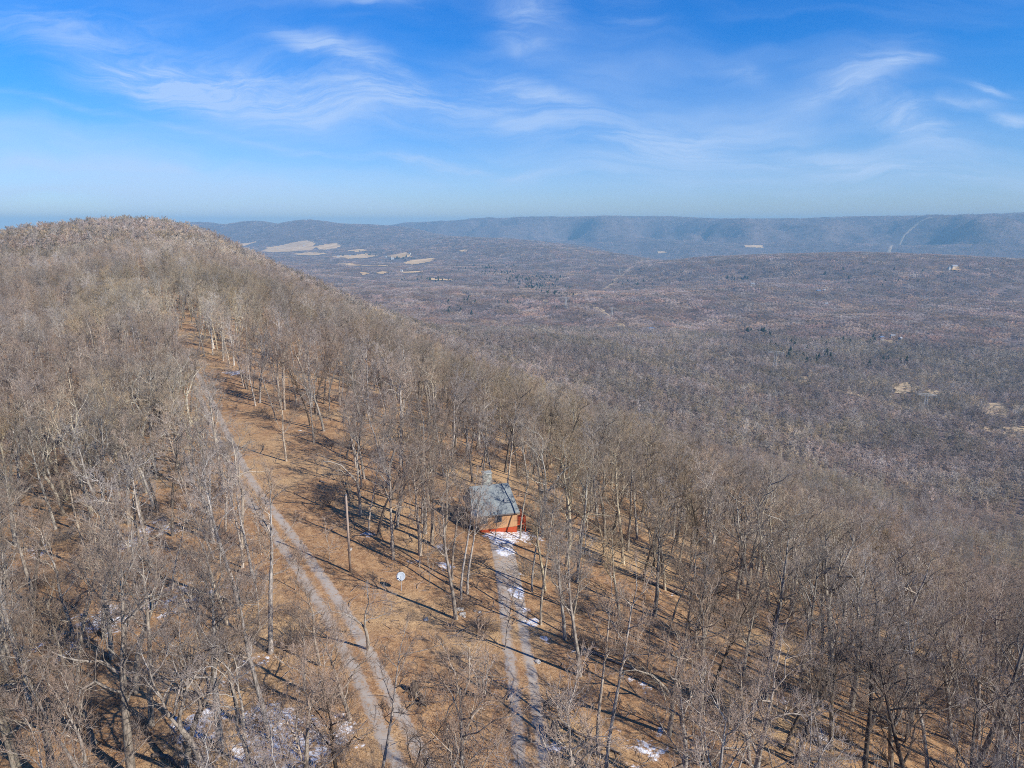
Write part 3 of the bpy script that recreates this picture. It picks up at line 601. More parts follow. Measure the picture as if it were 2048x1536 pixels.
# hand-placed trees read off the photo: base pixel, top pixel (height), kind
HAND = [(487, 1095, 462, 850, 7), (573, 922, 578, 760, 3), (511, 812, 508, 700, 0), (905, 1160, 893, 935, 2), (922, 1200, 925, 950, 2), (912, 1238, 915, 960, 0), (935, 1190, 938, 960, 2),
        (1082, 1250, 1084, 985, 2), (1064, 1185, 1066, 980, 2), (1090, 1180, 1095, 990, 0), (1160, 1352, 1168, 1060, 0), (1130, 1278, 1150, 1050, 0), (1145, 1275, 1155, 1080, 2), (1126, 1212, 1130, 1010, 0), (1196, 1500, 1195, 1180, 2),
        (1212, 1556, 1262, 1150, 2), (1338, 1470, 1362, 1215, 4), (968, 1392, 960, 1250, 8), (737, 1300, 745, 1150, 4), (640, 1330, 640, 1150, 3), (610, 1380, 640, 1215, 3), (700, 1440, 690, 1230, 6),
        (262, 1560, 255, 1090, 1), (66, 1420, 20, 990, 0), (40, 1530, 20, 1150, 4), (155, 1365, 140, 1010, 2), (182, 1142, 160, 920, 0), (205, 1200, 195, 1010, 2), (70, 1210, 55, 960, 0), (162, 1310, 120, 1100, 2),
        (370, 1560, 345, 1230, 5), (440, 1500, 430, 1130, 1), (480, 1440, 470, 1180, 3), (345, 1180, 335, 1000, 2), (300, 1120, 290, 900, 0), (990, 1075, 985, 1010, 9), (1041, 1078, 1043, 915, 2),
        (755, 1072, 760, 890, 11), (738, 1060, 735, 900, 2), (782, 1098, 790, 920, 2), (838, 1135, 840, 960, 9), (860, 1170, 862, 1085, 10), (693, 915, 700, 780, 11), (625, 900, 630, 800, 9), (712, 935, 715, 780, 0),
        (1570, 1500, 1590, 1290, 11), (1590, 1530, 1610, 1240, 11), (1660, 1500, 1690, 1180, 3), (1420, 1410, 1425, 1150, 11), (1405, 1390, 1440, 1130, 3), (1500, 1530, 1510, 1300, 0), (1780, 1540, 1790, 1260, 6),
        (1900, 1480, 1880, 1200, 6), (1700, 1420, 1730, 1150, 1), (1980, 1440, 2000, 1180, 1), (1330, 1180, 1345, 1000, 0), (1010, 1300, 1008, 1130, 9), (520, 1250, 515, 1090, 10), (1240, 1250, 1250, 1040, 0),
        (435, 700, 432, 600, 0), (362, 655, 360, 560, 11), (322, 690, 325, 610, 2), (405, 905, 400, 760, 4), (240, 1000, 235, 840, 0), (25, 1330, 10, 1130, 3), (590, 1180, 600, 1060, 9), (660, 1120, 655, 1040, 10)]
# candidate trees of the ridge's wood
def thin(x, y, dmin):
    """drop points closer than dmin to an earlier one"""
    cell = {}; keep = np.zeros(len(x), bool)
    for i in range(len(x)):
        a, b = int(x[i] // dmin), int(y[i] // dmin); bad = False
        for p in (a - 1, a, a + 1):
            for q in (b - 1, b, b + 1):
                for j in cell.get((p, q), ()):
                    if (x[i] - x[j]) ** 2 + (y[i] - y[j]) ** 2 < dmin * dmin: bad = True
        if not bad: keep[i] = True; cell.setdefault((a, b), []).append(i)
    return keep
hx = []; 
for (bx, by, tx, ty, kd) in HAND:
    gx, gy = gpt(bx, by); zb = float(terrain(gx, gy)); r_ = ray(tx, ty); k = gy / r_[1]; H = (40 + r_[2] * k) - zb; hx.append((gx, gy, min(max(H, 3.0), 19), kd, (r_[0] * k - gx) / max(H, 3)))
cx, cy = jitter_grid(4.1, 17, 620, -50, 62, 5)
p_ = rs.permutation(len(cx)); cx, cy = cx[p_], cy[p_]
hxy = np.array([h[:2] for h in hx]); ax = np.concatenate([hxy[:, 0], cx]); ay = np.concatenate([hxy[:, 1], cy])
k_ = thin(ax, ay, 2.5)[len(hx):]; cx, cy = cx[k_], cy[k_]
s_, d_ = sd(cx, cy); k_ = free(cx, cy, 2.7, 6.2)
strip_ = (d_ > 3) & (d_ < 42) & (s_ > 25) & (s_ < 330)                       # the lighter wood around the road, the clearing and the cabin
dens = np.where(strip_, .60, np.where(d_ > 55, 1.1, np.where(d_ > 38, .9, np.where(np.hypot(cx, cy) < 120, .72, .88)))) + .5 * fbm(cx / 22, cy / 22, 2)
dens = np.where((dline(cx, cy, ROAD) < 9) & (d_ > 0) & (s_ > 90), .28, dens); dens = np.where((dline(cx, cy, ROAD) < 9) & (d_ > 0) & (s_ > 190) & (s_ < 345), .10, dens)
dens = np.where((dline(cx, cy, ROAD) < 10) & (d_ < 0) & (s_ > 60), 1.3, dens)
k_ &= rs.rand(len(cx)) < dens; cx, cy = cx[k_], cy[k_]
_c, _s = math.cos(CAB_ANG), math.sin(CAB_ANG); _u = (cx - CAB[0]) * 1.0; _v = cy - CAB[1]
k_ = seen(cx, cy, 17) & ~((np.abs(_u + .05 * _v) < 5.0) & (_v > -24) & (_v < 11)); cx, cy = cx[k_], cy[k_]                 # the yard before the cabin stays open
kd0 = rs.choice(12, len(cx), p=[.20, .04, .26, .06, .02, .05, .03, .008, .012, .10, .05, .17]); kd = rs.choice(12, len(cx), p=[.18, .11, .16, .10, .05, .09, .07, .012, .018, .08, .05, .08]); kd = np.where(sd(cx, cy)[1] > 22, kd0, kd); sc = rs.uniform(.78, 1.12, len(cx)) * np.where(sd(cx, cy)[1] < -25, .92, 1.0)
# the 300 that show largest become things of their own; the rest of the ridge wood is one mass
P3 = np.stack([cx, cy, terrain(cx, cy)], 1)
def proj(p):
    v = np.asarray(p, float) - CAM; f = v[..., 1] * math.cos(PITCH) - v[..., 2] * math.sin(PITCH); u = v[..., 1] * math.sin(PITCH) + v[..., 2] * math.cos(PITCH)
    return 1024 + FPX * v[..., 0] / f, 768 - FPX * u / f, f
Hs = np.array([v[1] for v in VAR])[kd] * sc
bx, by, f1 = proj(P3); tx, ty, f2 = proj(P3 + np.stack([0 * Hs, 0 * Hs, Hs * .97], 1))
infr = (f1 > 5) & (f2 > 5) & (np.maximum(bx, tx) > -20) & (np.minimum(bx, tx) < 2068) & (ty < 1490)
size = np.where(infr, Hs / np.maximum(f2, 5), 0); order = np.argsort(-size); NIND = 262
ind = order[:NIND]; rest = np.setdiff1d(np.arange(len(cx)), ind)
TREES = [(h[0], h[1], h[3], h[2] / VAR[h[3]][1], rs.uniform(0, 6.28), h[4], True) for h in hx] + [(cx[i], cy[i], kd[i], sc[i], rs.uniform(0, 6.28), 0.0, False) for i in ind]
# ---- the ridge wood beyond the single trees, the wood on the hill and the far woods
def pz(x, y, dz=-.05): return np.stack([x, y, terrain(x, y) + dz], 1)
def scl(n, lo, hi): s0 = rs.uniform(lo, hi, n); return np.stack([s0 * rs.uniform(.9, 1.1, n), s0 * rs.uniform(.9, 1.1, n), s0], 1)
rx, ry = cx[rest], cy[rest]; n = len(rx)
scatter('ridge_wood', pz(rx, ry), rs.uniform(0, 6.28, n), np.stack([sc[rest]] * 3, 1), kd[rest], JOINED, 'leafless grey oak wood covering the ridge behind the nearer trees', 'woods')
mx, my = jitter_grid(8.2, 620, 1750, -42, 45, 21); k_ = seen(mx, my, 16); mx, my = mx[k_], my[k_]
k_ = ~open_far(mx, my) & (rs.rand(len(mx)) < .93 + .6 * fbm(mx / 60, my / 60, 2)); mx, my = mx[k_], my[k_]; n = len(mx)
print('middle trees', n, 'ridge wood', len(rx), 'single', len(TREES))
scatter('hill_and_valley_wood', pz(mx, my), rs.uniform(0, 6.28, n), scl(n, .70, 1.25), rs.randint(0, 5, n), MID, 'brown leafless wood over the hilltop and down into the valley', 'woods')
fx, fy = [], []
for (cell, a, b, sd_) in ((30, 1750, 3000, 1), (38, 3000, 5500, 2), (50, 5500, 8500, 3), (70, 8500, 13500, 4)):
    q, w_ = jitter_grid(cell, a, b, -36, 41, sd_); fx.append(q); fy.append(w_)
fx, fy = np.concatenate(fx), np.concatenate(fy); k_ = seen(fx, fy, 16, 120, 22); fx, fy = fx[k_], fy[k_]
k_ = ~open_far(fx, fy) & (rs.rand(len(fx)) < .90 + .5 * fbm(fx / 150, fy / 150, 2)); fx, fy = fx[k_], fy[k_]; n = len(fx); print('far groves', n)
e = 12.0; gxx = (terrain(fx + e, fy) - terrain(fx - e, fy)) / (2 * e); gyy = (terrain(fx, fy + e) - terrain(fx, fy - e)) / (2 * e)
rf = np.hypot(fx, fy); s0 = np.interp(rf, [1700, 5500, 8500, 13000], [.95, 1.0, 1.3, 1.7]); s3 = np.stack([s0, s0, rs.uniform(.85, 1.1, n) * np.interp(rf, [1700, 9000], [1, .9])], 1)
scatter('far_wood', np.stack([fx, fy, zm(fx, fy)], 1), np.zeros(n), s3, rs.randint(0, 5, n), FARC, 'hazy leafless forest covering the valley and the far ridges', 'forest', np.stack([np.arctan(gyy), -np.arctan(gxx), 0 * gxx], 1))
# undergrowth: brush under the ridge wood
ux, uy = jitter_grid(2.3, 30, 240, -42, 45, 31, .5); k_ = free(ux, uy, 2.6, 2.2) & seen(ux, uy, 3); dd = sd(ux, uy)[1]
k_ &= rs.rand(len(ux)) < np.where(dd < -2, .50, np.where(dd < 45, .10, .22)) + .9 * fbm(ux / 14, uy / 14, 3); ux, uy = ux[k_], uy[k_]; n = len(ux); print('brush', n)
scatter('undergrowth', pz(ux, uy), rs.uniform(0, 6.28, n), scl(n, .5, 1.35), rs.randint(0, 4, n), BRUSH, 'grey tangled brush and dead stems covering the forest floor', 'undergrowth')
# fallen sticks all over the leaf litter
STK = bpy.data.collections.new('stick_kinds')
for i in range(4):
    rng = np.random.RandomState(90 + i); J = Tubes()
    for k in range(7):
        a = rng.uniform(0, 6.28); P, d = grow(rng, (rng.normal(0, .8), rng.normal(0, .8), .03), (math.cos(a), math.sin(a), .04), rng.uniform(.6, 2.6), 4, .16, 0); P[:, 2] = np.clip(P[:, 2], .02, .3); J.add(P, np.linspace(rng.uniform(.02, .05), .008, 5), 3, 0)
        B, _ = grow(rng, P[2], side_dir(rng, d, .7, 1), .7, 2, .2, .1); J.add(B, [.014, .01, .005], 3, 0)
    STK.objects.link(bpy.data.objects.new('stick_%02d' % i, J.mesh('stick', [M['brush']])))
qx, qy = jitter_grid(2.9, 35, 190, -40, 43, 37, .5); k_ = free(qx, qy, 1.8, 1.6) | inpoly(qx, qy, CLEAR); k_ &= (rs.rand(len(qx)) < .85 + .8 * fbm(qx / 12, qy / 12, 2)) & seen(qx, qy, 1) & (dline(qx, qy, ROAD) > 1.8) & (dline(qx, qy, DRIVE) > 1.6); qx, qy = qx[k_], qy[k_]; n = len(qx)
scatter('dead_branches', pz(qx, qy, 0), rs.uniform(0, 6.28, n), scl(n, .5, 1.3), rs.randint(0, 4, n), STK, 'dead sticks and twigs strewn over the fallen leaves', 'dead branches')
# ---- evergreens
def conifer(seed, H=13):
    rng = np.random.RandomState(seed); T_ = Tubes(); T_.add([(0, 0, -.3), (0, 0, H)], [.2, .02], 5); K = Tubes()
    for i in range(420):
        t = .16 + .84 * (i / 420) ** .9; z = H * t; L = (1 - t) * H * .27 * rng.uniform(.6, 1.1) + .25; a = i * 2.4
        b = np.array([0, 0, z]); e = b + np.array([math.cos(a), math.sin(a), rng.uniform(-.35, .15)]) * L; m_ = (b + e) / 2
        K.add([b + (m_ - b) * .3, m_, e], [.05, .22 + .1 * L / 3, .03], 3)
    return T_.mesh('trunk', [M['bark_dark']]), K.mesh('crown', [M['conifer']])
CON = [conifer(5), conifer(6, 11)]
CONC = bpy.data.collections.new('evergreen_kinds')
for i, (a, b) in enumerate(CON): CONC.objects.link(bpy.data.objects.new('ev_%d' % i, b))
near_ev = [(1505 + rs.uniform(-14, 34), 672 + rs.uniform(-6, 12)) for _ in range(14)] + [(1600 + rs.normal(0, 28), 702 + rs.normal(0, 5)) for _ in range(16)] + [(1640 + rs.normal(0, 40), 722 + rs.normal(0, 6)) for _ in range(14)] + \
          [(1700 + rs.normal(0, 30), 690 + rs.normal(0, 5)) for _ in range(8)] + [(1800 + rs.normal(0, 30), 730 + rs.normal(0, 6)) for _ in range(6)]
for q in near_ev:
    gx, gy = gpt(*q); rt = empty('pine_tree', (gx, gy, float(terrain(gx, gy))), rs.uniform(0, 6)); kk = rs.randint(2); k0 = rs.uniform(1.1, 1.7); rt.scale = (k0 * 1.6, k0 * 1.6, k0)
    tag(rt, 'dark green pine among the bare trees beyond the power line clearing', 'pine', 'pines in the valley stand beyond the power line'); link('trunk', CON[kk][0], rt); link('crown', CON[kk][1], rt)
for j, (q, lb) in enumerate((((1517, 640), 'lone dark evergreen standing in the valley wood short of the pale track'), ((1305, 572), 'single dark evergreen in the valley wood before the farm fields'), ((1210, 588), 'small dark evergreen beside the power line at the valley gap'))):
    gx, gy = gpt(*q); rt = empty('pine_tree', (gx, gy, float(terrain(gx, gy)))); rt.scale = (2.2, 2.2, 1.3); tag(rt, lb, 'pine'); link('trunk', CON[0][0], rt); link('crown', CON[0][1], rt)
ev = []
for (px, py, sx, sy, n) in ((960, 535, 45, 4, 45), (1065, 560, 50, 6, 90), (1080, 577, 40, 4, 60), (1000, 548, 30, 4, 30), (1110, 590, 30, 3, 25), (860, 560, 60, 5, 30), (745, 508, 30, 3, 25), (800, 518, 25, 2, 20), (1250, 568, 30, 5, 15), (930, 610, 120, 18, 26), (1480, 560, 25, 4, 12), (1760, 560, 90, 20, 20)):
    ev += [gpt(px + rs.normal(0, sx / 1.6), py + rs.normal(0, sy / 1.6)) for _ in range(n)]
ev = np.array(ev); n = len(ev); k0 = rs.uniform(.9, 1.6, n); scatter('evergreen_woods', pz(ev[:, 0], ev[:, 1]), rs.uniform(0, 6, n), np.stack([k0 * 1.8, k0 * 1.8, k0], 1), rs.randint(0, 2, n), CONC, 'dark evergreen groves scattered along the far valley', 'evergreens')

# ================================================================== single trees
ORD = ['first', 'second', 'third', 'fourth', 'fifth', 'sixth', 'seventh', 'eighth', 'ninth', 'tenth', 'eleventh', 'twelfth', 'thirteenth', 'fourteenth', 'fifteenth', 'sixteenth', 'seventeenth', 'eighteenth', 'nineteenth', 'twentieth']
ORD += ['twenty-' + o for o in ORD[:9]] + ['thirtieth'] + ['thirty-' + o for o in ORD[:9]] + ['fortieth'] + ['forty-' + o for o in ORD[:9]]
LM = [('the wooden cabin', CAB), ('the white dish', gpt(803, 1182)), ('the utility pole', gpt(700, 1145)), ('the broken stump', gpt(832, 1395)), ('the dark curved log', gpt(650, 968)), ('the snowy lower slope', gpt(1290, 1500)),
      ('the big pale fork', gpt(487, 1095)), ('the far road end', gpt(330, 660)), ('the dirt road bend', gpt(562, 1060)), ('the near driveway end', gpt(1050, 1500)), ('the orange log', gpt(140, 1275)),
      ('the snowy brush', gpt(300, 1060)), ('the snowy hollow', gpt(560, 1480)), ('the boulders', gpt(945, 1235)), ('the far clearing', gpt(620, 870)), ('the long pale log', gpt(1680, 1520)),
      ('the leaf-covered slope', gpt(1500, 1350)), ('the thin snow patch', gpt(1400, 1250))]
groups = {}
for i, t in enumerate(TREES):
    dl = [math.hypot(t[0] - p[0], t[1] - p[1]) for _, p in LM]; j = int(np.argmin(dl)); vx, vy = t[0] - LM[j][1][0], t[1] - LM[j][1][1]
    side = 'beyond' if vy > abs(vx) else ('short of' if -vy > abs(vx) else ('to the west of' if vx < 0 else 'to the east of'))
    groups.setdefault((t[2], j, side), []).append((dl[j], i))
LBL = {}
for (kdn, j, side), L in groups.items():
    for q, (_, i) in enumerate(sorted(L)): LBL[i] = '%s, %s%s %s' % (SPEC[kdn][0], (ORD[q] + ' ') if len(L) > 1 else '', side, LM[j][0])
for i, (x, y, kdn, s0, rz, ln, hand) in enumerate(TREES):
    sap = kdn in (9, 10); rt = empty('sapling' if sap else 'bare_tree', (x, y, float(terrain(x, y)) - .05)); rt.scale = (s0 * (.5 + .5 / s0 if hand else 1),) * 2 + (s0,)
    rt.rotation_mode = 'ZYX' if False else 'XYZ'; rt.rotation_euler = (0, math.atan(ln) * .7 if hand else rs.normal(0, .02), 0 if hand else rz)
    tag(rt, LBL[i], 'sapling' if sap else 'tree', 'saplings of the ridge wood' if sap else 'bare trees of the ridge wood')
    link('trunk', VAR[kdn][2], rt); link('crown', VAR[kdn][3], rt)

# ================================================================== cabin
def wallm(base, line, per):
    def fn(t, p):
        tcn = t.node('ShaderNodeTexCoord'); P = tcn.outputs['Object']; sx = t.node('ShaderNodeSeparateXYZ'); t.put(sx.inputs[0], P); fr = t.m('FRACT', t.m('MULTIPLY', t.m('ADD', sx.outputs[0], sx.outputs[1]), per))
        c = t.mix(t.noise(P, 2.5, 4, .6), base, tuple(v * 1.2 for v in base[:3]) + (1,)); return t.mix(t.ss(fr, .0, .10, .7, 0), c, line)
    return fn
M['wall'] = mat('tan_boards', wallm((.43, .25, .13, 1), (.20, .10, .05, 1), 3.3)); M['red'] = mat('orange_red_paint', wallm((.38, .07, .028, 1), (.14, .02, .01, 1), 4.5))
def shingle(t, p):
    P = t.node('ShaderNodeTexCoord').outputs['Object']; b = t.node('ShaderNodeTexBrick'); mp_ = t.node('ShaderNodeMapping'); t.put(mp_.inputs[0], P); t.put(b.inputs[0], mp_.outputs[0]); b.inputs['Scale'].default_value = 3.0
    b.inputs['Color1'].default_value = (.17, .195, .20, 1); b.inputs['Color2'].default_value = (.23, .26, .265, 1); b.inputs['Mortar'].default_value = (.15, .165, .175, 1); b.inputs['Mortar Size'].default_value = .02
    return t.mix(t.ss(t.noise(P, 1.2, 4), .5, .7, 0, .6), b.outputs[0], (.28, .31, .29, 1))
M['roof'] = mat('grey_shingles', shingle); M['glass'] = mat('dark_glass', col=(.035, .045, .06), rough=.15, spec=.6); M['trim'] = mat('grey_trim', col=(.16, .14, .13)); M['stone'] = mat('chimney_stone', lambda t, p: t.mix(t.ss(t.noise(pos(t), 3, 3), .4, .6), (.22, .23, .21, 1), (.40, .42, .38, 1)))
M['white'] = mat('white_paint', col=(.75, .77, .80), rough=.4); M['dish'] = mat('dish_grey', col=(.42, .47, .52), rough=.4); M['dark'] = mat('dark_metal', col=(.06, .07, .10), rough=.5); M['metal'] = mat('grey_metal', col=(.35, .36, .37), rough=.45); M['pole'] = mat('pole_wood', lambda t, p: t.mix(t.noise(pos(t), 3, 3), (.24, .18, .14, 1), (.38, .30, .24, 1)))
zc_ = float(terrain(CAB[0], CAB[1])); cab = tag(empty('cabin', (CAB[0], CAB[1], zc_), CAB_ANG), 'small tan board cabin with grey shingle roof and orange-red base ending the driveway', 'cabin')
WX, DY, H0, HE = 3.15, 6.6, .5, 2.8; RZ = 5.9; OV = .3
b = MB().box(-WX, WX, 0, .15, H0, HE).box(-WX, -WX + .15, .15, DY, H0, HE).box(WX - .15, WX, .15, DY, H0, HE).box(-WX, WX, DY, DY + .15, H0, HE); b.build('wall', M['wall'], cab)
MB().box(-WX + .06, WX - .06, .06, DY + .09, -1.8, H0 - .002).build('base', M['red'], cab)
E = [(-WX - OV, -OV, HE - .1), (WX + OV, -OV, HE - .1), (WX + OV, DY + .15 + OV, HE - .1), (-WX - OV, DY + .15 + OV, HE - .1)]; T1, T2 = (-WX - OV + .35, DY / 2, RZ), (WX - .45, DY / 2, RZ)
rb = MB(); rb.add([*E, T1, T2], [(0, 1, 5, 4), (1, 2, 5), (2, 3, 4, 5), (3, 0, 4), (3, 2, 1, 0)]); rf_ = rb.build('roof', M['roof'], cab)
MB().box(-WX - OV - .03, WX + OV + .03, -OV - .05, -OV - .004, HE - .26, HE - .08).build('fascia', M['trim'], rf_)
MB().box(-.95, .25, DY / 2 + .35, DY / 2 + 1.3, 3.2, RZ + 1.5).box(-1.05, .35, DY / 2 + .25, DY / 2 + 1.4, RZ + 1.502, RZ + 1.65).build('chimney', M['stone'], rf_)
MB().box(1.5, 1.8, 1.0, 1.3, 3.9, 4.3).build('vent', M['metal'], rf_)
for x0 in (-1.7, .35):
    wf = MB().box(x0 - .5, x0 + .5, -.06, -.004, 1.45, 2.6).build('window', M['trim'], cab); MB().box(x0 - .42, x0 + .42, -.085, -.064, 1.53, 2.52).build('pane', M['glass'], wf)
dk = MB().box(WX + .004, WX + 1.5, .6, 3.6, .35, .5)
for px_ in (WX + .1, WX + 1.4): 
    for py_ in (.7, 2.0, 3.5): dk.box(px_ - .06, px_ + .06, py_ - .06, py_ + .06, -1.8, .348)
dk.build('deck', M['red'], cab)
rl = MB()
for k in np.linspace(WX + .1, WX + 1.42, 8): rl.box(k - .03, k + .03, .62, .68, .504, 1.4)
for k in np.linspace(.8, 3.5, 12): rl.box(WX + 1.39, WX + 1.45, k - .03, k + .03, .504, 1.4)
rl.box(WX + .05, WX + 1.5, .6, .7, 1.404, 1.48).box(WX + 1.37, WX + 1.47, .704, 3.6, 1.404, 1.48); rl.build('railing', M['red'], cab)
st_ = MB()
for k in range(4): st_.box(-2.4, -1.0, -.35 * (k + 1), -.35 * k - .004, -.9, .35 - .2 * k)
st_.build('step', M['red'], cab)
# ================================================================== dish, pole, stumps, logs, rocks
dx_, dy_ = gpt(803, 1182); dr = tag(empty('satellite_dish', (dx_, dy_, float(terrain(dx_, dy_)))), 'round white satellite dish on a thin post in the open leaf-covered clearing', 'satellite dish')
MB().bar((0, 0, -.2), (0, 0, 1.75), .035, k=8).build('post', M['metal'], dr)
ax_ = unit(np.array([.18, -1, .42])); u_ = unit(np.cross(ax_, (0, 0, 1))); v_ = np.cross(u_, ax_); Vd, Fd = [], []; c0 = np.array([0, -.05, 1.82]); nr, na = 6, 28
for side_ in (0, 1):
    for i in range(nr + 1):
        q = .50 * i / nr
        for k in range(na): a = 2 * math.pi * k / na; Vd.append(c0 + u_ * q * math.cos(a) + v_ * q * math.sin(a) + ax_ * (q * q * .45 + .0 - side_ * .02))
o_ = (nr + 1) * na
for i in range(nr):
    for k in range(na): k2 = (k + 1) % na; Fd += [(i * na + k, i * na + k2, (i + 1) * na + k2, (i + 1) * na + k), (o_ + i * na + k, o_ + (i + 1) * na + k, o_ + (i + 1) * na + k2, o_ + i * na + k2)]
for k in range(na): k2 = (k + 1) % na; Fd.append((nr * na + k, nr * na + k2, o_ + nr * na + k2, o_ + nr * na + k))
MB().add(Vd, Fd).build('reflector', M['dish'], dr, smooth=True)
fe = c0 + ax_ * .45; ar = MB().bar(c0 - v_ * .50 + ax_ * .1, fe, .035).build('feed_arm', M['dark'], dr); MB().bar(fe - ax_ * .02, fe + ax_ * .16, .055, .07, 10).build('feed_horn', M['metal'], ar)
px_, py_ = gpt(701, 1145); zt = 40 + ray(701, 992)[2] * py_ / ray(701, 992)[1]; zb = float(terrain(px_, py_)); up = tag(empty('utility_pole', (px_, py_, zb)), 'plain wooden utility pole at the edge of the clearing near the dirt road', 'pole')
MB().bar((0, 0, -.5), (0, 0, zt - zb), .155, .115, 10).build('shaft', M['pole'], up, smooth=True); ins = MB()
ins.bar((0, 0, zt - zb + .002), (0, 0, zt - zb + .22), .045, .06, 8).build('insulator', M['metal'], up)
M['log'] = mat('log_bark', bark_fn((.10, .08, .065, 1), (.32, .28, .23, 1), .3, .1)); M['orange_log'] = mat('orange_log', col=(.42, .24, .12))
def log(px, py, ang, L, r_, label, m='log', limbs=3, seed=0, bend=.06):
    rng = np.random.RandomState(seed + 300); gx, gy = gpt(px, py); a = R(ang); T_ = Tubes(); d = np.array([math.cos(a), math.sin(a), 0]); P, dd = grow(rng, -d * L / 2, d, L, 8, bend, 0)
    P[:, 2] = [float(terrain(gx + p[0], gy + p[1])) for p in P]; z0 = float(terrain(gx, gy)); P[:, 2] += r_ * .75 - z0; T_.add(P, np.linspace(r_, r_ * .55, 9), 8)
    T_.add([P[0], P[0] + (P[0] - P[1]) * .02], [r_, .01], 8); T_.add([P[-1], P[-1] + (P[-1] - P[-2]) * .02], [r_ * .55, .005], 8)
    for _ in range(limbs):
        q, d2 = along(P, rng.uniform(.35, 1)); B, _ = grow(rng, q, side_dir(rng, d2, .8, rng.uniform(.3, 2.8)) + np.array([0, 0, .3]), L * rng.uniform(.15, .35), 4, .2, 0); T_.add(B, np.linspace(r_ * .35, .012, 5), 4)
    return tag(link('fallen_log', T_.mesh('fallen_log', [M[m]]), loc=(gx, gy, z0)), label, 'log')
log(650, 968, -40, 2.6, .16, 'short dark curved log lying in the open by the far clearing', limbs=1, seed=1, bend=.35)
log(140, 1272, 52, 5.5, .17, 'orange-brown log with broken end among the western trees', 'orange_log', 1, 2)
log(985, 1355, 10, 3.4, .07, 'thin grey dead branch in the clearing short of the multi-stemmed tree', limbs=3, seed=3)
log(1175, 1480, -38, 6, .12, 'pale fallen limb pointing down toward the snowy slope', limbs=3, seed=4)
log(1685, 1528, 2, 8, .17, 'long pale log lying level down the lower slope', limbs=1, seed=5)
log(1380, 1520, 40, 5, .15, 'grey forked log across the snow on the lower slope', limbs=4, seed=6)
log(430, 1500, 8, 9, .2, 'large curved grey log over snow in the near western wood', limbs=3, seed=7, bend=.16)
log(1235, 1330, -35, 8, .15, 'dark log edged with snow on the slope below the driveway', limbs=2, seed=8)
log(1350, 1190, -38, 12, .2, 'long dark log under the trees east of the cabin', limbs=2, seed=9)
log(925, 1185, -48, 6, .09, 'bundle-like pale fallen limb by the trunks short of the cabin', limbs=6, seed=10)
log(675, 950, 12, 5, .10, 'grey dead limb lying beyond the dark curved log', limbs=4, seed=12)
log(850, 1300, 25, 5, .05, 'slim dead branch lying amid the clearing', limbs=5, seed=13)
def stump(px, py, label, h=.9, r_=.3, seed=0):
    rng = np.random.RandomState(seed + 500); gx, gy = gpt(px, py); T_ = Tubes(); n = 9; T_.add([(0, 0, -.3), (0, 0, .12), (.03, 0, h * .6), (.05, .02, h)], [r_ * 1.5, r_ * 1.05, r_ * .9, r_ * .55], 9); T_.add([(.05, .02, h), (.05, .02, h - .15)], [r_ * .55, .01], 9)
    for k in range(n):
        a = k * .7 + rng.uniform(-.2, .2); d = np.array([math.cos(a), math.sin(a), 0]); B, _ = grow(rng, d * r_ * .6 + (0, 0, .2), d + (0, 0, rng.uniform(-.1, .5)), rng.uniform(.5, 1.5), 4, .25, -.15); T_.add(B, np.linspace(r_ * .3, .02, 5), 4)
    return tag(link('tree_stump', T_.mesh('tree_stump', [M['bark_dark']]), loc=(gx, gy, float(terrain(gx, gy)))), label, 'stump')
stump(828, 1385, 'dark broken stump with torn roots in the near clearing', 1.1, .38, 1); stump(842, 1408, 'low rotten stump just short of the broken stump', .5, .3, 2)
stump(1108, 1470, 'uprooted dark stump beside the near end of the driveway', 1.2, .4, 3); stump(1098, 1410, 'small brush-covered stump edging the driveway', .6, .25, 4)
M['rock'] = mat('rock', lambda t, p: t.mix(t.ss(t.noise(pos(t), 4, 4), .4, .6), (.22, .20, .18, 1), (.42, .40, .37, 1)))
def rock(gx, gy, s0, seed, label):
    rng = np.random.RandomState(seed); bm = bmesh.new(); bmesh.ops.create_icosphere(bm, subdivisions=2, radius=1); off = rng.uniform(0, 50)
    for v in bm.verts:
        k = .75 + .7 * float(fbm(np.array([v.co.x * 1.4 + off]), np.array([v.co.y * 1.4 + v.co.z * 1.3 + off]), 2)[0] + .25); v.co = Vector((v.co.x * 1.25, v.co.y, v.co.z * .6)) * k * s0
    me = bpy.data.meshes.new('boulder'); bm.to_mesh(me); bm.free(); me.materials.append(M['rock'])
    tag(link('boulder', me, loc=(gx, gy, float(terrain(gx, gy)) + s0 * .12), rot=(0, 0, rng.uniform(0, 6))), label, 'rock', 'boulders around the clearing')
bx0, by0 = gpt(935, 1230)
for i in range(9): rock(bx0 + rs.uniform(-2.6, 2.8), by0 + rs.uniform(-1.3, 1.3), rs.uniform(.16, .36), i, 'small grey boulder in the pile by the trunk edging the clearing, %s from the west' % ORD[i])
for i, (q, lb) in enumerate((((700, 1100), 'lone small pale rock short of the trees by the utility pole'), ((852, 1240), 'pale rock in the middle of the clearing'), ((600, 862), 'pale flat rock in the far clearing'), ((1075, 1325), 'grey rock edging the driveway'))): rock(*gpt(*q), .3, 60 + i, lb)
bxs = [('dense brown brush clump beside the uprooted stump', (1125, 1425), 2.0), ('dark brush clump at the near corner of the clearing', (925, 1520), 2.1), ('twiggy brush clump beside the boulders', (915, 1215), 1.6), ('low brush clump by the broken stump', (860, 1410), 1.1),
       ('grey brush clump near the end of the dirt road clearing', (660, 1010), 2.0), ('spreading brush clump edging the driveway before the cabin', (1050, 1150), 1.9), ('brush clump along the dirt road under the leaning tree', (600, 1290), 1.6), ('tangled brush under the trees west of the pole', (600, 1120), 1.4)]
BM = [o.data for o in BRUSH.objects]
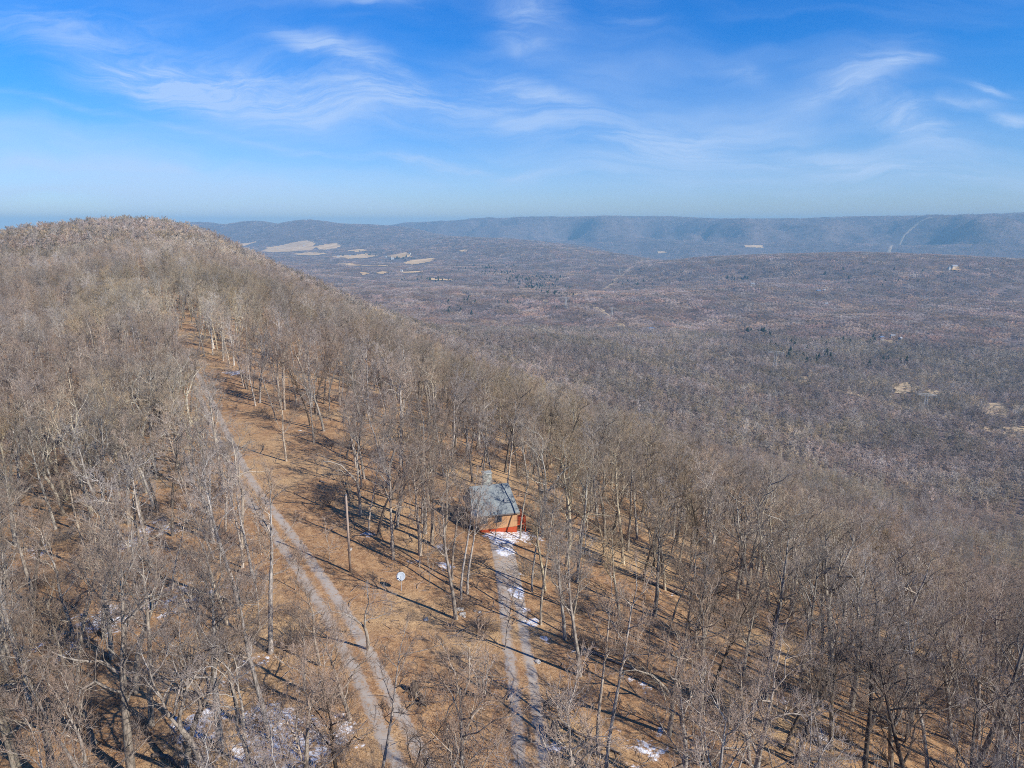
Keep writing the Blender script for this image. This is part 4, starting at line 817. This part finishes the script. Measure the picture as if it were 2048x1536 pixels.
for i, (lb, q, s0) in enumerate(bxs):
    gx, gy = gpt(*q); o = tag(link('shrub', BM[i % 4], loc=(gx, gy, float(terrain(gx, gy)))), lb, 'shrub'); o.scale = (s0, s0, s0 * .75); o.rotation_euler = (0, 0, i)

# ================================================================== pylons and houses in the valley
M['steel'] = mat('pylon_steel', col=(.42, .40, .36), rough=.6)
def pylon(px, py, label, H=38, k=1.0):
    gx, gy = gpt(px, py); rt = tag(empty('pylon', (gx, gy, float(terrain(gx, gy))), R(-18)), label, 'pylon', 'power line pylons crossing the valley'); t_ = .22 * k; b = MB(); L = []
    for (sx, sy) in ((1, 1), (1, -1), (-1, 1), (-1, -1)):
        L.append([(sx * 4.2, sy * 4.2, -1), (sx * 1.5, sy * 1.5, H * .62), (sx * 1.5, sy * 1.5, H)]); b.bar(*L[-1][:2], t_, k=4).bar(*L[-1][1:], t_, k=4)
    for i in range(7):
        z0, z1 = H * .62 * i / 7, H * .62 * (i + 1) / 7; w0, w1 = 4.2 - 2.7 * i / 7, 4.2 - 2.7 * (i + 1) / 7
        for q in range(4):
            c, s = [(1, 0), (0, 1), (-1, 0), (0, -1)][q]; p = lambda u, w, z: (c * w - s * u * w, s * w + c * u * w, z); b.bar(p(-1, w0, z0), p(1, w1, z1), t_ * .55, k=3).bar(p(1, w0, z0), p(-1, w1, z1), t_ * .55, k=3)
    for i in range(4):
        z0, z1 = H * (.62 + .095 * i), H * (.62 + .095 * (i + 1))
        for q in range(4):
            c, s = [(1, 0), (0, 1), (-1, 0), (0, -1)][q]; p = lambda u, w, z: (c * w - s * u * w, s * w + c * u * w, z); b.bar(p(-1, 1.5, z0), p(1, 1.5, z1), t_ * .5, k=3)
    b.build('tower', M['steel'], rt); a = MB(); W2 = 12.5
    for sy in (-1.5, 1.5): a.bar((-W2, 0, H * .955), (-1.5, sy, H), t_ * .8, k=4).bar((W2, 0, H * .955), (1.5, sy, H), t_ * .8, k=4).bar((-W2, 0, H * .945), (-1.5, sy, H * .9), t_ * .8, k=4).bar((W2, 0, H * .945), (1.5, sy, H * .9), t_ * .8, k=4).bar((-1.5, sy, H), (1.5, sy, H), t_ * .8, k=4)
    for i in range(1, 7):
        for sg in (-1, 1): xx = sg * (1.5 + 11 * i / 7); a.bar((xx, 0, H * (.9 + .045 * i / 7)), (xx, 0, H * (1 - .045 * i / 7)), t_ * .5, k=3)
    a.build('crossarm', M['steel'], rt)
    for xx in (-W2 + .5, -6.5, 6.5, W2 - .5): MB().bar((xx, 0, H * .93), (xx, 0, H * .93 - 3), .18 * k, k=5).build('insulator', M['steel'], rt)
pylon(1548, 746, 'grey lattice pylon standing closest to the evergreen stand', 38, 1.1); pylon(1849, 824, 'lattice pylon with only its arms above the trees by the tan clearing', 26, 1.1)
pylon(1132, 617, 'lattice pylon below the pale field at the valley gap', 36, 1.5); pylon(1223, 636, 'lattice pylon half hidden by trees west of the blue-roofed house', 30, 1.3); pylon(1239, 553, 'small far lattice pylon on the pale strip climbing the wooded ridge', 40, 2.0)
def col_m(nm, c, rough=.8):
    if nm not in M: M[nm] = mat(nm, col=c, rough=rough)
    return M[nm]
def house(px, py, w_, d, h, wc, rc, rz, label, lift=0.0, cat='house'):
    w_ *= .72; d *= .75; h *= .85; gx, gy = gpt(px, py); rt = tag(empty('barn' if cat == 'barn' else 'house', (gx, gy, float(terrain(gx, gy)) + lift), R(rz)), label, cat); y0 = d / 2; m1, m2 = col_m('paint_' + wc[0], wc[1]), col_m('roofing_' + rc[0], rc[1])
    MB().box(-w_ / 2, w_ / 2, -y0, y0, -3 - lift, h).add([(-w_ / 2, -y0, h), (-w_ / 2, y0, h), (-w_ / 2, 0, h + d * .34)], [(0, 1, 2)]).add([(w_ / 2, -y0, h), (w_ / 2, y0, h), (w_ / 2, 0, h + d * .34)], [(0, 1, 2)]).build('wall', m1, rt)
    e = .5; r2 = MB()
    for sg in (-1, 1): n_ = unit(np.array([0, sg * .34 * 2, 1.0])); r2.slab([(-w_ / 2 - e, sg * (y0 + e), h - e * .68 + .1), (w_ / 2 + e, sg * (y0 + e), h - e * .68 + .1), (w_ / 2 + e, 0, h + d * .34 + .1), (-w_ / 2 - e, 0, h + d * .34 + .1)], n_, -.25)
    r2.build('roof', m2, rt); nw = max(2, int(w_ / 4))
    for i in range(nw): x0 = -w_ / 2 + w_ * (i + .5) / nw; MB().box(x0 - .7, x0 + .7, -y0 - .08, -y0 - .003, h * .35, h * .75).build('window', M['glass'], rt)
    MB().box(w_ * .1 - .55, w_ * .1 + .55, -y0 - .06, -y0 - .003, 0, 2.1).build('door', M['trim'], rt)
WH, TN, GY_, BL, RD = ('white', (.44, .44, .42)), ('tan', (.55, .45, .33)), ('grey', (.30, .31, .32)), ('blue', (.10, .15, .24)), ('rust', (.28, .12, .08))
house(1302, 664, 26, 12, 5, GY_, BL, -25, 'long house with a dark blue roof beside the pale clearing under the ridge', 5)
house(1290, 660, 9, 7, 3, WH, GY_, 10, 'small white shed just west of the blue-roofed house', 5, 'shed')
house(1908, 538, 30, 14, 7, TN, GY_, 5, 'large tan house with white gables near the top of the wooded ridge', 7); house(1898, 540, 12, 9, 5, WH, GY_, 5, 'small white garage attached west of the large tan ridge house', 7)
house(1505, 573, 20, 12, 5, WH, GY_, -10, 'lone white house in the wood halfway up the ridge', 7); house(1636, 587, 22, 12, 5, GY_, BL, 12, 'grey house with dark roof at the end of a pale lane on the ridge', 7)
house(1648, 586, 12, 9, 5, WH, GY_, 12, 'white outbuilding east of the grey lane house', 7); house(1652, 613, 14, 9, 4, WH, GY_, 0, 'low white house below the pale lane on the ridge', 7)
house(1762, 682, 14, 9, 4, GY_, BL, 20, 'dark grey house in the valley wood beyond the pines', 6); house(1785, 679, 13, 8, 4, TN, GY_, -12, 'tan house in the valley wood east of the dark grey one', 6); house(1800, 684, 9, 7, 4, WH, GY_, 30, 'small pale cabin at the east end of the valley homes', 6)
for i, (q, w_, lb) in enumerate((((677, 514), 26, 'white farmhouse at the west end of the far fields'), ((785, 519), 34, 'white barn with bright roof among far fields and evergreens'), ((772, 515), 22, 'white farmhouse uphill from the bright barn'), ((783, 529), 26, 'white house along the lower far field road'),
        ((608, 493), 30, 'long white barn on the highest pale field'), ((556, 498), 24, 'white house at the west end of the highest pale field'), ((820, 509), 20, 'tiny white house on the east edge of the far fields'), ((803, 544), 22, 'white farm building amid the lowest pale fields'), ((700, 513), 20, 'small white shed east of the western farmhouse'))):
    house(*q, w_, 14, 7, WH, WH if i % 3 == 1 else GY_, i * 23, lb, 4, 'barn' if 'barn' in lb else 'house')

# ================================================================== haze
lo = float(GZ.min()) - 1; hi = max(float(GZ.max()) + 16, 60); hz = bpy.data.materials.new('haze_air'); hz.use_nodes = True; t = NT(hz.node_tree)
pv = t.node('ShaderNodeVolumePrincipled'); pv.inputs['Color'].default_value = (.33, .62, .84, 1); pv.inputs['Density'].default_value = 9.5e-5; pv.inputs['Anisotropy'].default_value = 0.0
o = t.node('ShaderNodeOutputMaterial'); t.put(o.inputs['Volume'], pv.outputs[0])
tag(MB().box(-15700, 15700, -15700, 15700, lo, hi).build('haze', hz), kind='stuff')
